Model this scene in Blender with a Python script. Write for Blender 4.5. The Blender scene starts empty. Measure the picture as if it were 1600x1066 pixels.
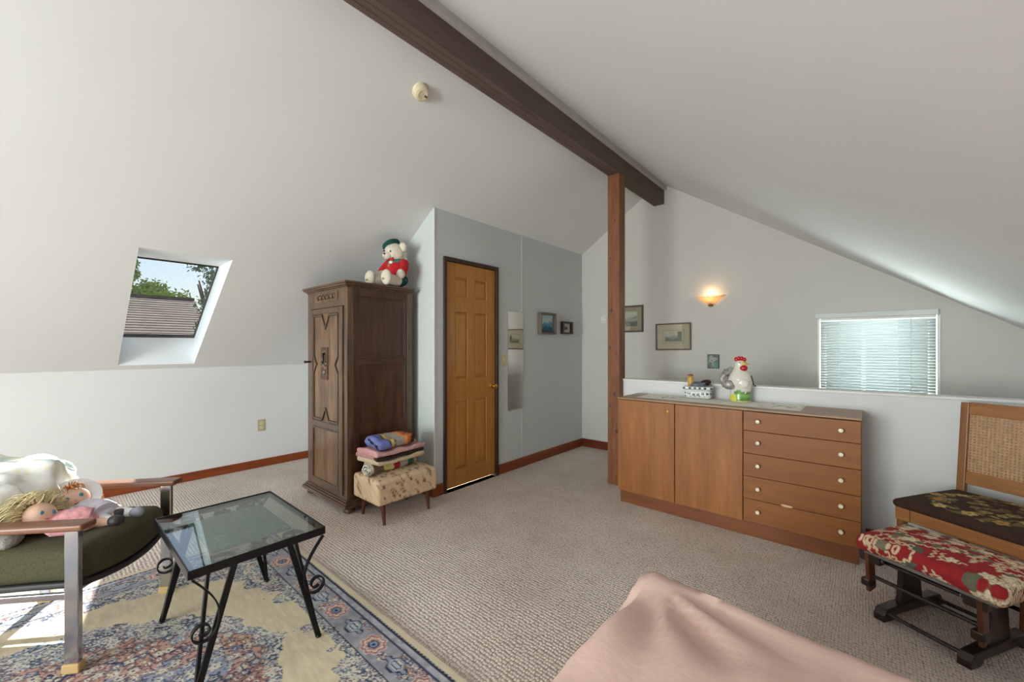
import bpy, bmesh, math, random
import numpy as np
from mathutils import Vector, Matrix
random.seed(7)
SC = bpy.context.scene
COL = SC.collection
R = math.radians

# ------------------------------------------------------------------ camera, world, lights, exposure
cam_d = bpy.data.cameras.new('camera'); cam = bpy.data.objects.new('camera', cam_d); COL.objects.link(cam)
cam_d.sensor_width = 36.0; cam_d.lens = 633/1600*36; cam_d.shift_y = 9/1600
cam_d.clip_start = .02; cam_d.clip_end = 300
cam.location = (0, 0, 1.28); cam.rotation_euler = (R(90), 0, R(41.14))
SC.camera = cam
vs = SC.view_settings
vs.view_transform = 'Standard'; vs.look = 'None'; vs.gamma = 1.0; vs.use_curve_mapping = False
vs.exposure = 0.55
SC.cycles.max_bounces = 10; SC.cycles.diffuse_bounces = 6; SC.cycles.glossy_bounces = 5
SC.cycles.transmission_bounces = 6; SC.cycles.transparent_max_bounces = 16
SC.cycles.sample_clamp_indirect = 6.0
W = bpy.data.worlds.new('sky'); SC.world = W; W.use_nodes = True
wn = W.node_tree.nodes; wl = W.node_tree.links; wn.clear()
wo = wn.new('ShaderNodeOutputWorld'); wb = wn.new('ShaderNodeBackground'); ws = wn.new('ShaderNodeTexSky')
ws.sky_type = 'NISHITA'; ws.sun_disc = False; ws.sun_elevation = R(50); ws.sun_rotation = R(-53); ws.dust_density = 2.5; ws.altitude = 200
wb.inputs['Strength'].default_value = 0.1
wl.new(ws.outputs[0], wb.inputs[0]); wl.new(wb.outputs[0], wo.inputs[0])

def add_light(name, kind, loc, energy, color=(1, 1, 1), rot=None, direction=None, **kw):
    d = bpy.data.lights.new(name, kind); d.energy = energy; d.color = color
    for k, v in kw.items(): setattr(d, k, v)
    o = bpy.data.objects.new(name, d); COL.objects.link(o); o.location = loc
    if direction is not None: o.rotation_euler = Vector(direction).to_track_quat('-Z', 'Y').to_euler()
    elif rot: o.rotation_euler = rot
    o['kind'] = 'helper'
    return o
SUN = (.93, -.47, -1.0)
add_light('sunlight', 'SUN', (-8, 6, 10), 11.0, (1, .95, .87), direction=SUN, angle=R(.6))
# fill light by an added window behind the camera, and daylight by the blind-covered window of the far gable
add_light('front_window_fill', 'AREA', (-1.765, -4.13, 1.30), 268, (1, .985, .985), direction=(0, 1, .16), shape='RECTANGLE', size=2.4, size_y=1.9)
add_light('back_window_daylight', 'AREA', (.053, 4.86, 1.12), 42, (.97, .985, 1), direction=(0, -1, .0), shape='RECTANGLE', size=.74, size_y=.84)

# ------------------------------------------------------------------ helpers
def lin(c):
    if isinstance(c, str):
        c = c.lstrip('#'); c = [int(c[i:i+2], 16)/255 for i in (0, 2, 4)]
    return tuple((x/12.92 if x <= .04045 else ((x+.055)/1.055)**2.4) for x in c[:3])
def lin4(c): return (*lin(c), 1)
def linarr(a):
    a = np.clip(np.asarray(a, float), 0, 1)
    return np.where(a <= .04045, a/12.92, ((a+.055)/1.055)**2.4)

def new_mat(name):
    m = bpy.data.materials.new(name); m.use_nodes = True
    nt = m.node_tree; b = nt.nodes['Principled BSDF']
    return m, nt, b
def setin(b, **k):
    for n, v in k.items():
        n = n.replace('_', ' ')
        if n in b.inputs: b.inputs[n].default_value = v
def texco(nt, scale=(1, 1, 1), rot=(0, 0, 0), out='Object'):
    t = nt.nodes.new('ShaderNodeTexCoord'); mp = nt.nodes.new('ShaderNodeMapping')
    mp.inputs['Scale'].default_value = scale; mp.inputs['Rotation'].default_value = rot
    nt.links.new(t.outputs[out], mp.inputs[0]); return mp.outputs[0]
def noise(nt, vec, scale, detail=3, rough=.55, dist=0):
    n = nt.nodes.new('ShaderNodeTexNoise'); n.inputs['Scale'].default_value = scale
    n.inputs['Detail'].default_value = detail; n.inputs['Roughness'].default_value = rough; n.inputs['Distortion'].default_value = dist
    nt.links.new(vec, n.inputs['Vector']); return n.outputs['Fac']
def ramp(nt, fac, stops):
    r = nt.nodes.new('ShaderNodeValToRGB'); e = r.color_ramp.elements
    while len(e) < len(stops): e.new(.5)
    for el, (p, c) in zip(e, stops): el.position = p; el.color = lin4(c) if not isinstance(c, float) else (c, c, c, 1)
    nt.links.new(fac, r.inputs[0]); return r.outputs[0]
def bump(nt, b, h, strength=.3, dist=.01):
    n = nt.nodes.new('ShaderNodeBump'); n.inputs['Strength'].default_value = strength; n.inputs['Distance'].default_value = dist
    nt.links.new(h, n.inputs['Height']); nt.links.new(n.outputs[0], b.inputs['Normal'])
def mat(name, c, rough=.6, metal=0, var=.06, vscale=8, bstr=0, bscale=60, bdist=.004, **k):
    m, nt, b = new_mat(name)
    c0 = lin(c); v = texco(nt)
    f = noise(nt, v, vscale)
    lo = tuple(x*(1-var) for x in c0); hi = tuple(min(1, x*(1+var)) for x in c0)
    r = nt.nodes.new('ShaderNodeValToRGB'); r.color_ramp.elements[0].position = .3; r.color_ramp.elements[1].position = .7
    r.color_ramp.elements[0].color = (*lo, 1); r.color_ramp.elements[1].color = (*hi, 1)
    nt.links.new(f, r.inputs[0]); nt.links.new(r.outputs[0], b.inputs['Base Color'])
    setin(b, Roughness=rough, Metallic=metal, **k)
    if bstr: bump(nt, b, noise(nt, v, bscale, 4), bstr, bdist)
    return m
def wood(name, c1, c2, c3=None, axis=2, stretch=14, scale=3.0, rough=.42, fine=.25, coat=0.0):
    """grain running along AXIS of the object"""
    m, nt, b = new_mat(name)
    s = [stretch]*3; s[axis] = 1.0
    v = texco(nt, tuple(s))
    f = noise(nt, v, scale, 5, .6, .4)
    stops = [(.30, c1), (.62, c2)] + ([(.8, c3)] if c3 else [])
    col = ramp(nt, f, stops)
    s2 = [160]*3; s2[axis] = 5
    f2 = noise(nt, texco(nt, tuple(s2)), 1.0, 3)
    mx = nt.nodes.new('ShaderNodeMix'); mx.data_type = 'RGBA'; mx.blend_type = 'MULTIPLY'; mx.inputs[0].default_value = fine
    nt.links.new(col, mx.inputs[6]); nt.links.new(ramp(nt, f2, [(.35, .35), (.6, 1.0)]), mx.inputs[7])
    nt.links.new(mx.outputs[2], b.inputs['Base Color'])
    setin(b, Roughness=rough, Coat_Weight=coat, Coat_Roughness=.2)
    bump(nt, b, f2, .12, .002)
    return m
def attr_mat(name, rough=.8, bstr=.0, bscale=300, bdist=.003, **k):
    m, nt, b = new_mat(name)
    a = nt.nodes.new('ShaderNodeVertexColor'); a.layer_name = 'Col'
    nt.links.new(a.outputs[0], b.inputs['Base Color']); setin(b, Roughness=rough, **k)
    if bstr: bump(nt, b, noise(nt, texco(nt), bscale, 3), bstr, bdist)
    return m

class MB:
    """collects shapes; build() links them as one mesh object"""
    def __init__(s): s.v = []; s.f = []
    def add(s, vs_, fs): o = len(s.v); s.v += [tuple(map(float, p)) for p in vs_]; s.f += [tuple(i+o for i in f) for f in fs]; return s
    def box(s, lo, hi, M=None):
        x0, y0, z0 = lo; x1, y1, z1 = hi
        p = [(x0,y0,z0),(x1,y0,z0),(x1,y1,z0),(x0,y1,z0),(x0,y0,z1),(x1,y0,z1),(x1,y1,z1),(x0,y1,z1)]
        if M is not None: p = [M @ Vector(q) for q in p]
        return s.add(p, [(0,3,2,1),(4,5,6,7),(0,1,5,4),(1,2,6,5),(2,3,7,6),(3,0,4,7)])
    def bar(s, a, b, w, t, up=(0, 0, 1)):
        a, b = Vector(a), Vector(b); d = (b-a); L = d.length; d.normalize()
        x = d.cross(Vector(up)); 
        if x.length < 1e-5: x = d.cross(Vector((0, 1, 0)))
        x.normalize(); y = x.cross(d)
        M = Matrix((( x.x, y.x, d.x, a.x), (x.y, y.y, d.y, a.y), (x.z, y.z, d.z, a.z), (0, 0, 0, 1)))
        return s.box((-w/2, -t/2, 0), (w/2, t/2, L), M)
    def tube(s, pts, r, n=8, closed=False):
        pts = [Vector(p) for p in pts]; k = len(pts); rr = r if isinstance(r, (list, tuple)) else [r]*k
        t0 = (pts[1]-pts[0]).normalized(); u = t0.orthogonal().normalized(); rings = []
        for i, p in enumerate(pts):
            t = (pts[min(i+1, k-1)]-pts[max(i-1, 0)]).normalized()
            u = (u - t*u.dot(t)); u = u.normalized() if u.length > 1e-6 else t.orthogonal().normalized(); w = t.cross(u)
            rings.append([p + (u*math.cos(2*math.pi*j/n) + w*math.sin(2*math.pi*j/n))*rr[i] for j in range(n)])
        vs_ = [q for rg in rings for q in rg]
        fs = [(i*n+j, i*n+(j+1) % n, (i+1)*n+(j+1) % n, (i+1)*n+j) for i in range(k-1) for j in range(n)]
        fs += [tuple(range(n))[::-1], tuple((k-1)*n+j for j in range(n))]
        return s.add(vs_, fs)
    def cyl(s, a, b, r0, r1=None, n=16): return s.tube([a, b], [r0, r0 if r1 is None else r1], n)
    def ribbon(s, pts, w, t, up):
        """flat strip along PTS; UP is the width direction"""
        pts = [Vector(p) for p in pts]; up = Vector(up).normalized(); vs_ = []; k = len(pts)
        for i, p in enumerate(pts):
            tg = (pts[min(i+1, k-1)]-pts[max(i-1, 0)]).normalized(); nn = tg.cross(up).normalized()
            vs_ += [p+up*w/2+nn*t/2, p-up*w/2+nn*t/2, p-up*w/2-nn*t/2, p+up*w/2-nn*t/2]
        fs = [(i*4+j, i*4+(j+1) % 4, (i+1)*4+(j+1) % 4, (i+1)*4+j) for i in range(k-1) for j in range(4)]
        fs += [(3, 2, 1, 0), tuple((k-1)*4+j for j in range(4))]
        return s.add(vs_, fs)
    def lathe(s, prof, c=(0, 0, 0), n=24, M=None, sx=1, sy=1):
        vs_ = []
        for r, z in prof:
            for j in range(n):
                a = 2*math.pi*j/n; p = Vector((r*math.cos(a)*sx, r*math.sin(a)*sy, z))
                if M is not None: p = M @ p
                vs_.append(p+Vector(c))
        k = len(prof)
        fs = [(i*n+j, i*n+(j+1) % n, (i+1)*n+(j+1) % n, (i+1)*n+j) for i in range(k-1) for j in range(n)]
        if prof[0][0] > 1e-4: fs.append(tuple(range(n))[::-1])
        if prof[-1][0] > 1e-4: fs.append(tuple((k-1)*n+j for j in range(n)))
        return s.add(vs_, fs)
    def ell(s, c, r, M=None, n=20, m=12, bump_=0, seed=0):
        vs_ = []; rnd = random.Random(seed); ph = [rnd.uniform(0, 6.28) for _ in range(6)]
        for i in range(m+1):
            th = math.pi*i/m
            for j in range(n):
                a = 2*math.pi*j/n
                k = 1 + bump_*(math.sin(3*a+ph[0]+2*th)+math.sin(5*th+ph[1])*math.cos(2*a+ph[2])+.6*math.sin(6*a+ph[3]+4*th))*math.sin(th)
                p = Vector((r[0]*math.sin(th)*math.cos(a)*k, r[1]*math.sin(th)*math.sin(a)*k, r[2]*math.cos(th)*k))
                if M is not None: p = M @ p
                vs_.append(p+Vector(c))
        fs = [(i*n+j, (i+1)*n+j, (i+1)*n+(j+1) % n, i*n+(j+1) % n) for i in range(m) for j in range(n)]
        return s.add(vs_, fs)
    def prism(s, poly, h, M):
        """2-D polygon (ccw) in local xy, extruded +z by h, placed by matrix M"""
        n = len(poly)
        vs_ = [M @ Vector((x, y, 0)) for x, y in poly] + [M @ Vector((x, y, h)) for x, y in poly]
        return s.add(vs_, [tuple(range(n))[::-1], tuple(range(n, 2*n))] + [(i, (i+1) % n, n+(i+1) % n, n+i) for i in range(n)])
    def frame(s, outer, inner, h, M):
        """two polygons with the same number of points: a ring extruded by h"""
        n = len(outer)
        vs_ = [M @ Vector((x, y, z)) for z in (0, h) for pl in (outer, inner) for x, y in pl]
        fs = []
        for i in range(n):
            j = (i+1) % n
            fs += [(i, j, n+j, n+i)[::-1], (2*n+i, 2*n+j, 3*n+j, 3*n+i), (i, j, 2*n+j, 2*n+i), (n+i, n+j, 3*n+j, 3*n+i)[::-1]]
        return s.add(vs_, fs)
    def grid(s, fn, nu, nv, wrap=False):
        vs_ = [fn(i/nu, j/nv) for i in range(nu+1) for j in range(nv+1)]
        return s.add(vs_, [(i*(nv+1)+j, (i+1)*(nv+1)+j, (i+1)*(nv+1)+j+1, i*(nv+1)+j+1) for i in range(nu) for j in range(nv)])
    def rbox(s, lo, hi, r, n=(6, 6, 6), fn=None, rs=3):
        """rounded, subdivided box; fn warps each point"""
        lo, hi = np.array(lo, float), np.array(hi, float); c = (lo+hi)/2; h = (hi-lo)/2; r = min(r, *(h*.999))
        idx = {}; vs_ = []; fs = []
        ts = []
        for ax in range(3):
            k = n[ax]; e = r/h[ax]
            inner = np.linspace(-1+e, 1-e, k+1) if e < .98 else np.array([0.0])
            a = np.linspace(0, 1, rs+1)[:-1]*e
            ts.append(np.unique(np.round(np.concatenate([-1+a, inner, (1-a)[::-1]]), 6)))
        def vid(p):
            key = tuple(np.round(p, 6))
            if key not in idx:
                q = np.array(p)*h; core = np.clip(q, -(h-r), h-r); d = q-core; L = np.linalg.norm(d)
                mx = np.abs(d).max()
                if L > 1e-9: q = core + d/L*mx if mx > 0 else q
                w = tuple(q+c)
                if fn: w = fn(*w)
                idx[key] = len(vs_); vs_.append(w)
            return idx[key]
        for ax in range(3):
            a, b = (ax+1) % 3, (ax+2) % 3
            for sg in (-1, 1):
                for i in range(len(ts[a])-1):
                    for j in range(len(ts[b])-1):
                        q = []
                        for ii, jj in ((i, j), (i+1, j), (i+1, j+1), (i, j+1)):
                            p = [0, 0, 0]; p[ax] = sg; p[a] = ts[a][ii]; p[b] = ts[b][jj]; q.append(vid(p))
                        fs.append(tuple(q) if sg > 0 else tuple(q[::-1]))
        return s.add(vs_, fs)
    def build(s, name, m, parent=None, smooth=None, bevel=0, colfn=None, recalc=True, seg=2):
        me = bpy.data.meshes.new(name); me.from_pydata(s.v, [], s.f); me.validate()
        if recalc:
            bm = bmesh.new(); bm.from_mesh(me); bmesh.ops.recalc_face_normals(bm, faces=bm.faces); bm.to_mesh(me); bm.free()
        if colfn is not None:
            co = np.empty(len(me.vertices)*3); me.vertices.foreach_get('co', co)
            c = linarr(colfn(co.reshape(-1, 3))); c = np.hstack([c, np.ones((len(c), 1))])
            at = me.color_attributes.new('Col', 'FLOAT_COLOR', 'POINT'); at.data.foreach_set('color', c.ravel().astype(np.float32))
        if smooth:
            me.polygons.foreach_set('use_smooth', [True]*len(me.polygons)); me.set_sharp_from_angle(angle=R(smooth))
        me.materials.append(m)
        o = bpy.data.objects.new(name, me); COL.objects.link(o)
        if parent is not None: o.parent = parent
        if bevel:
            b = o.modifiers.new('bevel', 'BEVEL'); b.width = bevel; b.segments = seg; b.limit_method = 'ANGLE'; b.angle_limit = R(40)
        return o
def tag(o, label=None, cat=None, group=None, kind=None):
    for k, v in (('label', label), ('category', cat), ('group', group), ('kind', kind)):
        if v: o[k] = v
    return o
def thing(name, label, cat, loc, rz=0, group=None):
    o = bpy.data.objects.new(name, None); COL.objects.link(o); o.empty_display_size = .1
    o.location = loc; o.rotation_euler = (0, 0, rz); return tag(o, label, cat, group)
def struct(o, label=None): o['kind'] = 'structure'; return tag(o, label)
def box(lo, hi): return MB().box(lo, hi)
def basis(o, x, y, z):
    o, x, y, z = map(Vector, (o, x, y, z))
    return Matrix(((x.x, y.x, z.x, o.x), (x.y, y.y, z.y, o.y), (x.z, y.z, z.z, o.z), (0, 0, 0, 1)))
def vnoise(x, y, seed=0):
    """smooth value noise, numpy"""
    xi = np.floor(x).astype(int); yi = np.floor(y).astype(int); xf = x-xi; yf = y-yi
    def h(a, b): return np.modf(np.abs(np.sin(a*127.1+b*311.7+seed*74.7)*43758.5453))[0]
    u = xf*xf*(3-2*xf); w = yf*yf*(3-2*yf)
    return (h(xi, yi)*(1-u)+h(xi+1, yi)*u)*(1-w) + (h(xi, yi+1)*(1-u)+h(xi+1, yi+1)*u)*w
def vn(x, y, seed=0): return float(vnoise(np.array([x]), np.array([y]), seed)[0])
def hexc(c): return np.array([int(c[i:i+2], 16)/255 for i in (1, 3, 5)])
def paint(col, mask, c): col[mask] = hexc(c) if isinstance(c, str) else c
def flower(col, x, y, cx, cy, rad, n, petal, centre, edge=None, rot=0, sharp=.35):
    dx, dy = x-cx, y-cy; d = np.hypot(dx, dy); a = np.arctan2(dy, dx)+rot
    rr = rad*(1-sharp*(.5-.5*np.cos(n*a)))
    if edge: paint(col, d < rr*1.12, edge)
    paint(col, d < rr, petal); paint(col, d < rad*.22, centre)
def leaf(col, x, y, cx, cy, L, w, ang, c):
    dx, dy = x-cx, y-cy; u = dx*math.cos(ang)+dy*math.sin(ang); v = -dx*math.sin(ang)+dy*math.cos(ang)
    paint(col, (np.abs(u) < L) & (np.abs(v) < w*(1-(u/L)**2)), c)

# ------------------------------------------------------------------ materials
M = {}
def wall_mat(name, c, bs=.12):
    return mat(name, c, .85, var=.02, vscale=1.5, bstr=bs, bscale=45, bdist=.004)
M['wall'] = wall_mat('white_wall_paint', '#dadada')
M['ceil'] = wall_mat('white_ceiling_paint', '#dcdcdc', .06)
M['closet'] = wall_mat('pale_blue_grey_paint', '#c3c7c6')
M['gable'] = wall_mat('gable_shaded_white', '#c8c4bf')  # white wall darkened in the colour for the far gable's dimmer light
M['reveal'] = wall_mat('skylight_reveal_paint', '#e6ecef')
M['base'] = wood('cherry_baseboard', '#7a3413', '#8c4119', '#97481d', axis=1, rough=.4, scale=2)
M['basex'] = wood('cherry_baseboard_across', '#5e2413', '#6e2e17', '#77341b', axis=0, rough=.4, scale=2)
M['beam'] = wood('brown_beam', '#56443a', '#65524a', '#6c564c', axis=1, rough=.7, scale=2, stretch=10, fine=.2)
M['post'] = wood('fir_post', '#6b3b1c', '#84502c', '#8f5a33', axis=2, rough=.5, scale=4, stretch=8)
M['door'] = wood('oak_door', '#a8702f', '#b57c38', '#bd8743', axis=2, rough=.38, scale=3, stretch=9, fine=.12)
M['doorframe'] = mat('dark_brown_casing', '#3a2218', .45)
M['oakdark'] = wood('dark_oak', '#432e20', '#664932', '#7a593b', axis=2, rough=.33, scale=3.2, stretch=9, fine=.55, coat=.5)
M['oakpanel'] = wood('dark_oak_panel', '#4e3420', '#835f3c', '#9c774c', axis=2, rough=.33, scale=2.6, stretch=7, fine=.6, coat=.5)
M['oakx'] = wood('dark_oak_rail', '#432e20', '#664932', '#7a593b', axis=0, rough=.35, scale=3.2, stretch=9, fine=.55, coat=.5)
M['oakside'] = wood('dark_oak_side', '#361e12', '#56331d', '#6c4526', axis=2, rough=.4, scale=2.6, stretch=8, fine=.5, coat=.15)
M['black'] = mat('black_groove', '#140d09', .6)
M['teakv'] = wood('teak_vertical', '#834c1c', '#9c6029', '#aa7036', axis=2, rough=.5, scale=2.2, stretch=8, fine=.12)
M['teakh'] = wood('teak_horizontal', '#804713', '#8f541a', '#985d20', axis=0, rough=.5, scale=2.2, stretch=9, fine=.14)
M['teakp'] = wood('teak_plinth', '#6f3d1c', '#7f4a24', axis=0, rough=.4, scale=2.5, stretch=6, fine=.2)
M['teaktop'] = wood('teak_top', '#8f6a4d', '#a3805f', axis=0, rough=.4, scale=2.2)
M['knobw'] = mat('cream_knob', '#e6d8be', .3)
M['brass'] = mat('brass', '#d7a552', .22, 1.0)
M['chrome'] = mat('chrome', '#c6c6c8', .16, 1.0)
M['chair_wood'] = wood('teak_arm', '#6d4430', '#82553d', '#8d6048', axis=1, rough=.35, scale=3)
M['tan'] = mat('tan_foot', '#b49765', .7)
M['green'] = mat('olive_upholstery', '#45422b', .95, var=.3, vscale=160, bstr=.4, bscale=350)
M['iron'] = mat('black_iron', '#17171a', .42, .4, var=.15, bstr=.15, bscale=70)
M['cloth_w'] = None
M['white_plastic'] = mat('white_plastic', '#dcdcd6', .4)
M['almond'] = mat('almond_plastic', '#c9b891', .45)
M['almond2'] = mat('cream_plastic', '#d8cbaa', .45)
M['dark'] = mat('dark_slot', '#33291e', .6)
M['mirror'] = mat('mirror_silver', '#eceae4', .02, 1.0, var=0)
M['red'] = mat('red_felt', '#b3131c', .9, bstr=.2, bscale=200)
M['bear_fur'] = mat('cream_plush', '#d3c8b8', .95, var=.08, vscale=50, bstr=.5, bscale=160, bdist=.006)
M['greenfelt'] = mat('bottle_green_felt', '#0e4a42', .9)
M['tartan'] = mat('grey_green_lining', '#4e6a62', .9, var=.4, vscale=60)
M['gold'] = mat('gold_thread', '#9b8438', .6)
M['stoolwood'] = wood('walnut_leg', '#4a2413', '#5c3019', axis=2, rough=.35)
M['stoolfab'] = None
M['canewood'] = wood('honey_wood', '#8f5c32', '#a56e3f', '#b07a4a', axis=0, rough=.4, scale=2.5)
M['canewoodv'] = wood('honey_wood_upright', '#7d5230', '#946239', '#9d6d44', axis=2, rough=.4, scale=2.5)
M['cane'] = mat('woven_cane', '#b58a5f', .6, var=.2, vscale=60)
M['gliderwood'] = wood('espresso_wood', '#1c110c', '#2b1a12', axis=2, rough=.28, scale=3, coat=.3)
M['gliderarm'] = wood('red_brown_wood', '#4a2415', '#6d3b20', axis=2, rough=.3, scale=3, coat=.3)
M['bed'] = mat('pink_bedspread', '#dfbcb2', .85, var=.05, vscale=3, bstr=.25, bscale=18, bdist=.01)
M['sheet'] = mat('mattress_ticking', '#d8d0c8', .9)
M['blind'] = mat('white_blind_slat', '#e4e8e8', .45)
M['runner'] = None
M['steel'] = mat('satin_steel', '#8d8a84', .35, .9)
M['tint'] = mat('grey_trim_shadow_gap', '#8f8a84', .8)

def glass_mat(name, tint='#dfeeea', refl=.16, rough=.0):
    m, nt, b = new_mat(name); nt.nodes.remove(b); out = nt.nodes['Material Output']
    t = nt.nodes.new('ShaderNodeBsdfTransparent'); t.inputs[0].default_value = lin4(tint)
    g = nt.nodes.new('ShaderNodeBsdfGlossy'); g.inputs['Roughness'].default_value = rough; g.inputs[0].default_value = (1, 1, 1, 1)
    fr = nt.nodes.new('ShaderNodeFresnel'); ior = 1.0+refl*5          # thin pane: the same reflectance on both of its faces
    ge = nt.nodes.new('ShaderNodeNewGeometry'); im = nt.nodes.new('ShaderNodeMix'); im.inputs[2].default_value = ior; im.inputs[3].default_value = 1/ior
    nt.links.new(ge.outputs['Backfacing'], im.inputs[0]); nt.links.new(im.outputs[0], fr.inputs[0])
    mx = nt.nodes.new('ShaderNodeMixShader')
    nt.links.new(fr.outputs[0], mx.inputs[0]); nt.links.new(t.outputs[0], mx.inputs[1]); nt.links.new(g.outputs[0], mx.inputs[2])
    nt.links.new(mx.outputs[0], out.inputs[0]); return m
M['glass'] = glass_mat('clear_glass', '#e8f0ee', .1)
M['picglass'] = glass_mat('picture_glass', '#f4f4f0', .07)
M['tableglass'] = glass_mat('table_glass', '#d8e3e0', .2)
def dirty_glass():
    m, nt, b = new_mat('dusty_skylight_glass'); out = nt.nodes['Material Output']
    t = nt.nodes.new('ShaderNodeBsdfTransparent'); t.inputs[0].default_value = (.93, .96, .97, 1)
    setin(b, Roughness=.9); b.inputs['Base Color'].default_value = lin4('#cfcfc8')
    f = noise(nt, texco(nt, (14, 14, 4)), 6, 6, .75)
    fac = ramp(nt, f, [(.42, .0), (.72, .14)])
    mx = nt.nodes.new('ShaderNodeMixShader'); nt.links.new(fac, mx.inputs[0]); nt.links.new(t.outputs[0], mx.inputs[1]); nt.links.new(b.outputs[0], mx.inputs[2])
    nt.links.new(mx.outputs[0], out.inputs[0]); return m
M['skyglass'] = dirty_glass()

def carpet():
    m, nt, b = new_mat('berber_loop_carpet')
    v = texco(nt, (1, 1, 1), (0, 0, R(0)))
    wob = nt.nodes.new('ShaderNodeTexNoise'); wob.inputs['Scale'].default_value = 9; wob.inputs['Detail'].default_value = 2; nt.links.new(v, wob.inputs[0])
    vm = nt.nodes.new('ShaderNodeVectorMath'); vm.operation = 'MULTIPLY_ADD'; vm.inputs[1].default_value = (.012, .012, 0)
    nt.links.new(wob.outputs['Color'], vm.inputs[0]); nt.links.new(v, vm.inputs[2])
    mp = nt.nodes.new('ShaderNodeMapping'); mp.inputs['Scale'].default_value = (1/.0115, 1/.018, 1); nt.links.new(vm.outputs[0], mp.inputs[0])
    br = nt.nodes.new('ShaderNodeTexVoronoi'); br.feature = 'F1'; br.inputs['Scale'].default_value = 1.0; br.inputs['Randomness'].default_value = .35
    nt.links.new(mp.outputs[0], br.inputs['Vector'])
    h = ramp(nt, br.outputs['Distance'], [(.15, 1.0), (.75, 0.0)])
    c = ramp(nt, br.outputs['Distance'], [(.30, '#ecdfd7'), (.55, '#dccec5'), (.78, '#9c8d84')])
    big = noise(nt, texco(nt), 1.3, 4, .6)
    mx = nt.nodes.new('ShaderNodeMix'); mx.data_type = 'RGBA'; mx.blend_type = 'MULTIPLY'; mx.inputs[0].default_value = 1
    nt.links.new(c, mx.inputs[6]); nt.links.new(ramp(nt, big, [(.3, '#e2ddd8'), (.7, '#ffffff')]), mx.inputs[7])
    nt.links.new(mx.outputs[2], b.inputs['Base Color']); setin(b, Roughness=.95, Specular_IOR_Level=.15)
    bump(nt, b, h, .8, .008); return m
M['carpet'] = carpet()

# ------------------------------------------------------------------ room shell
KX, KZ, SL, RX = -4.86, 1.08, .665, -1.765
RZ = KZ+SL*(RX-KX); RKX = 2*RX-KX
Y0, Y1, CX, CY = -4.0, 4.55, -2.77, 2.16
def zl(x): return KZ+SL*(x-KX)
def zr(x): return RZ-SL*(x-RX)
struct(box((KX-.1, Y0-.1, -.12), (RKX+.1, Y1+.1, 0)).build('floor', M['carpet']), 'beige looped berber carpet')
# left slope with the skylight shaft: inner skin, shaft and roof skin
T = .25; SX0, SX1, SY0, SY1 = -4.80, -3.58, .39, .91; PX1 = SX1-T/SL
def slope_skin(mb, xs, ys, off, hole):
    for i in range(len(xs)-1):
        for j in range(len(ys)-1):
            if (i, j) == hole: continue
            q = [(xs[i], ys[j]), (xs[i+1], ys[j]), (xs[i+1], ys[j+1]), (xs[i], ys[j+1])]
            mb.add([(x, y, zl(x)+off) for x, y in q], [(0, 1, 2, 3)])
mb = MB()
slope_skin(mb, [KX-.0, SX0, SX1, RX], [Y0-.1, SY0, SY1, Y1+.1], 0, (1, 1))
slope_skin(mb, [KX-.6, SX0, PX1, RX], [Y0-.3, SY0, SY1, Y1+.3], T, (1, 1))
struct(mb.build('ceiling_left', M['ceil'], recalc=False), 'white sloping ceiling on the left of the ridge beam')
mb = MB()
A = lambda x, y, z: (x, y, z)
b0, b1 = zl(SX0), zl(SX0)+T; t0 = zl(SX1)
mb.add([A(SX0, SY0, b0), A(SX0, SY1, b0), A(SX0, SY1, b1), A(SX0, SY0, b1)], [(0, 1, 2, 3)])
mb.add([A(SX1, SY0, t0), A(SX1, SY1, t0), A(PX1, SY1, t0), A(PX1, SY0, t0)], [(0, 1, 2, 3)])
for y in (SY0, SY1): mb.add([A(SX0, y, b0), A(SX1, y, t0), A(PX1, y, t0), A(SX0, y, b1)], [(0, 1, 2, 3)])
skyl = struct(mb.build('window_1', M['reveal'], recalc=False), 'skylight with white splayed shaft in the left slope')
dn = Vector((-SL, 0, 1)).normalized(); ds = Vector((1, 0, SL)).normalized()
SM = basis((SX0, SY0, b1), (0, 1, 0), ds, Vector((0, 1, 0)).cross(ds))
Ls = (PX1-SX0)/ds.x; wS = SY1-SY0
fr = MB(); e = .009
fr.frame([(0, 0), (wS, 0), (wS, Ls), (0, Ls)], [(e, .03), (wS-e, .03), (wS-e, Ls-e), (e, Ls-e)], .022, SM @ Matrix.Translation((0, 0, -.012)))
fr.build('window_frame', mat('dark_bronze_sash', '#2e2620', .4), skyl, bevel=.003)
MB().prism([(e, .03), (wS-e, .03), (wS-e, Ls-e), (e, Ls-e)], .006, SM @ Matrix.Translation((0, 0, .012))).build('pane', M['skyglass'], skyl)
# right slope
mb = MB()
mb.add([(RX, Y0-.1, RZ), (RKX, Y0-.1, KZ), (RKX, Y1+.1, KZ), (RX, Y1+.1, RZ)], [(0, 1, 2, 3)])
mb.add([(RX, Y0-.3, RZ+T), (RKX+.6, Y0-.3, zr(RKX+.6)+T), (RKX+.6, Y1+.3, zr(RKX+.6)+T), (RX, Y1+.3, RZ+T)], [(0, 1, 2, 3)])
struct(mb.build('ceiling_right', M['ceil'], recalc=False), 'white sloping ceiling on the right of the ridge beam')
# knee walls
struct(box((KX-.12, Y0-.1, -.1), (KX, Y1+.1, KZ+.02)).build('wall_left', M['wall']), 'white knee wall under the skylight')
struct(box((RKX, Y0-.1, -.1), (RKX+.12, Y1+.1, KZ+.02)).build('wall_right', M['wall']), 'white knee wall on the right')
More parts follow.
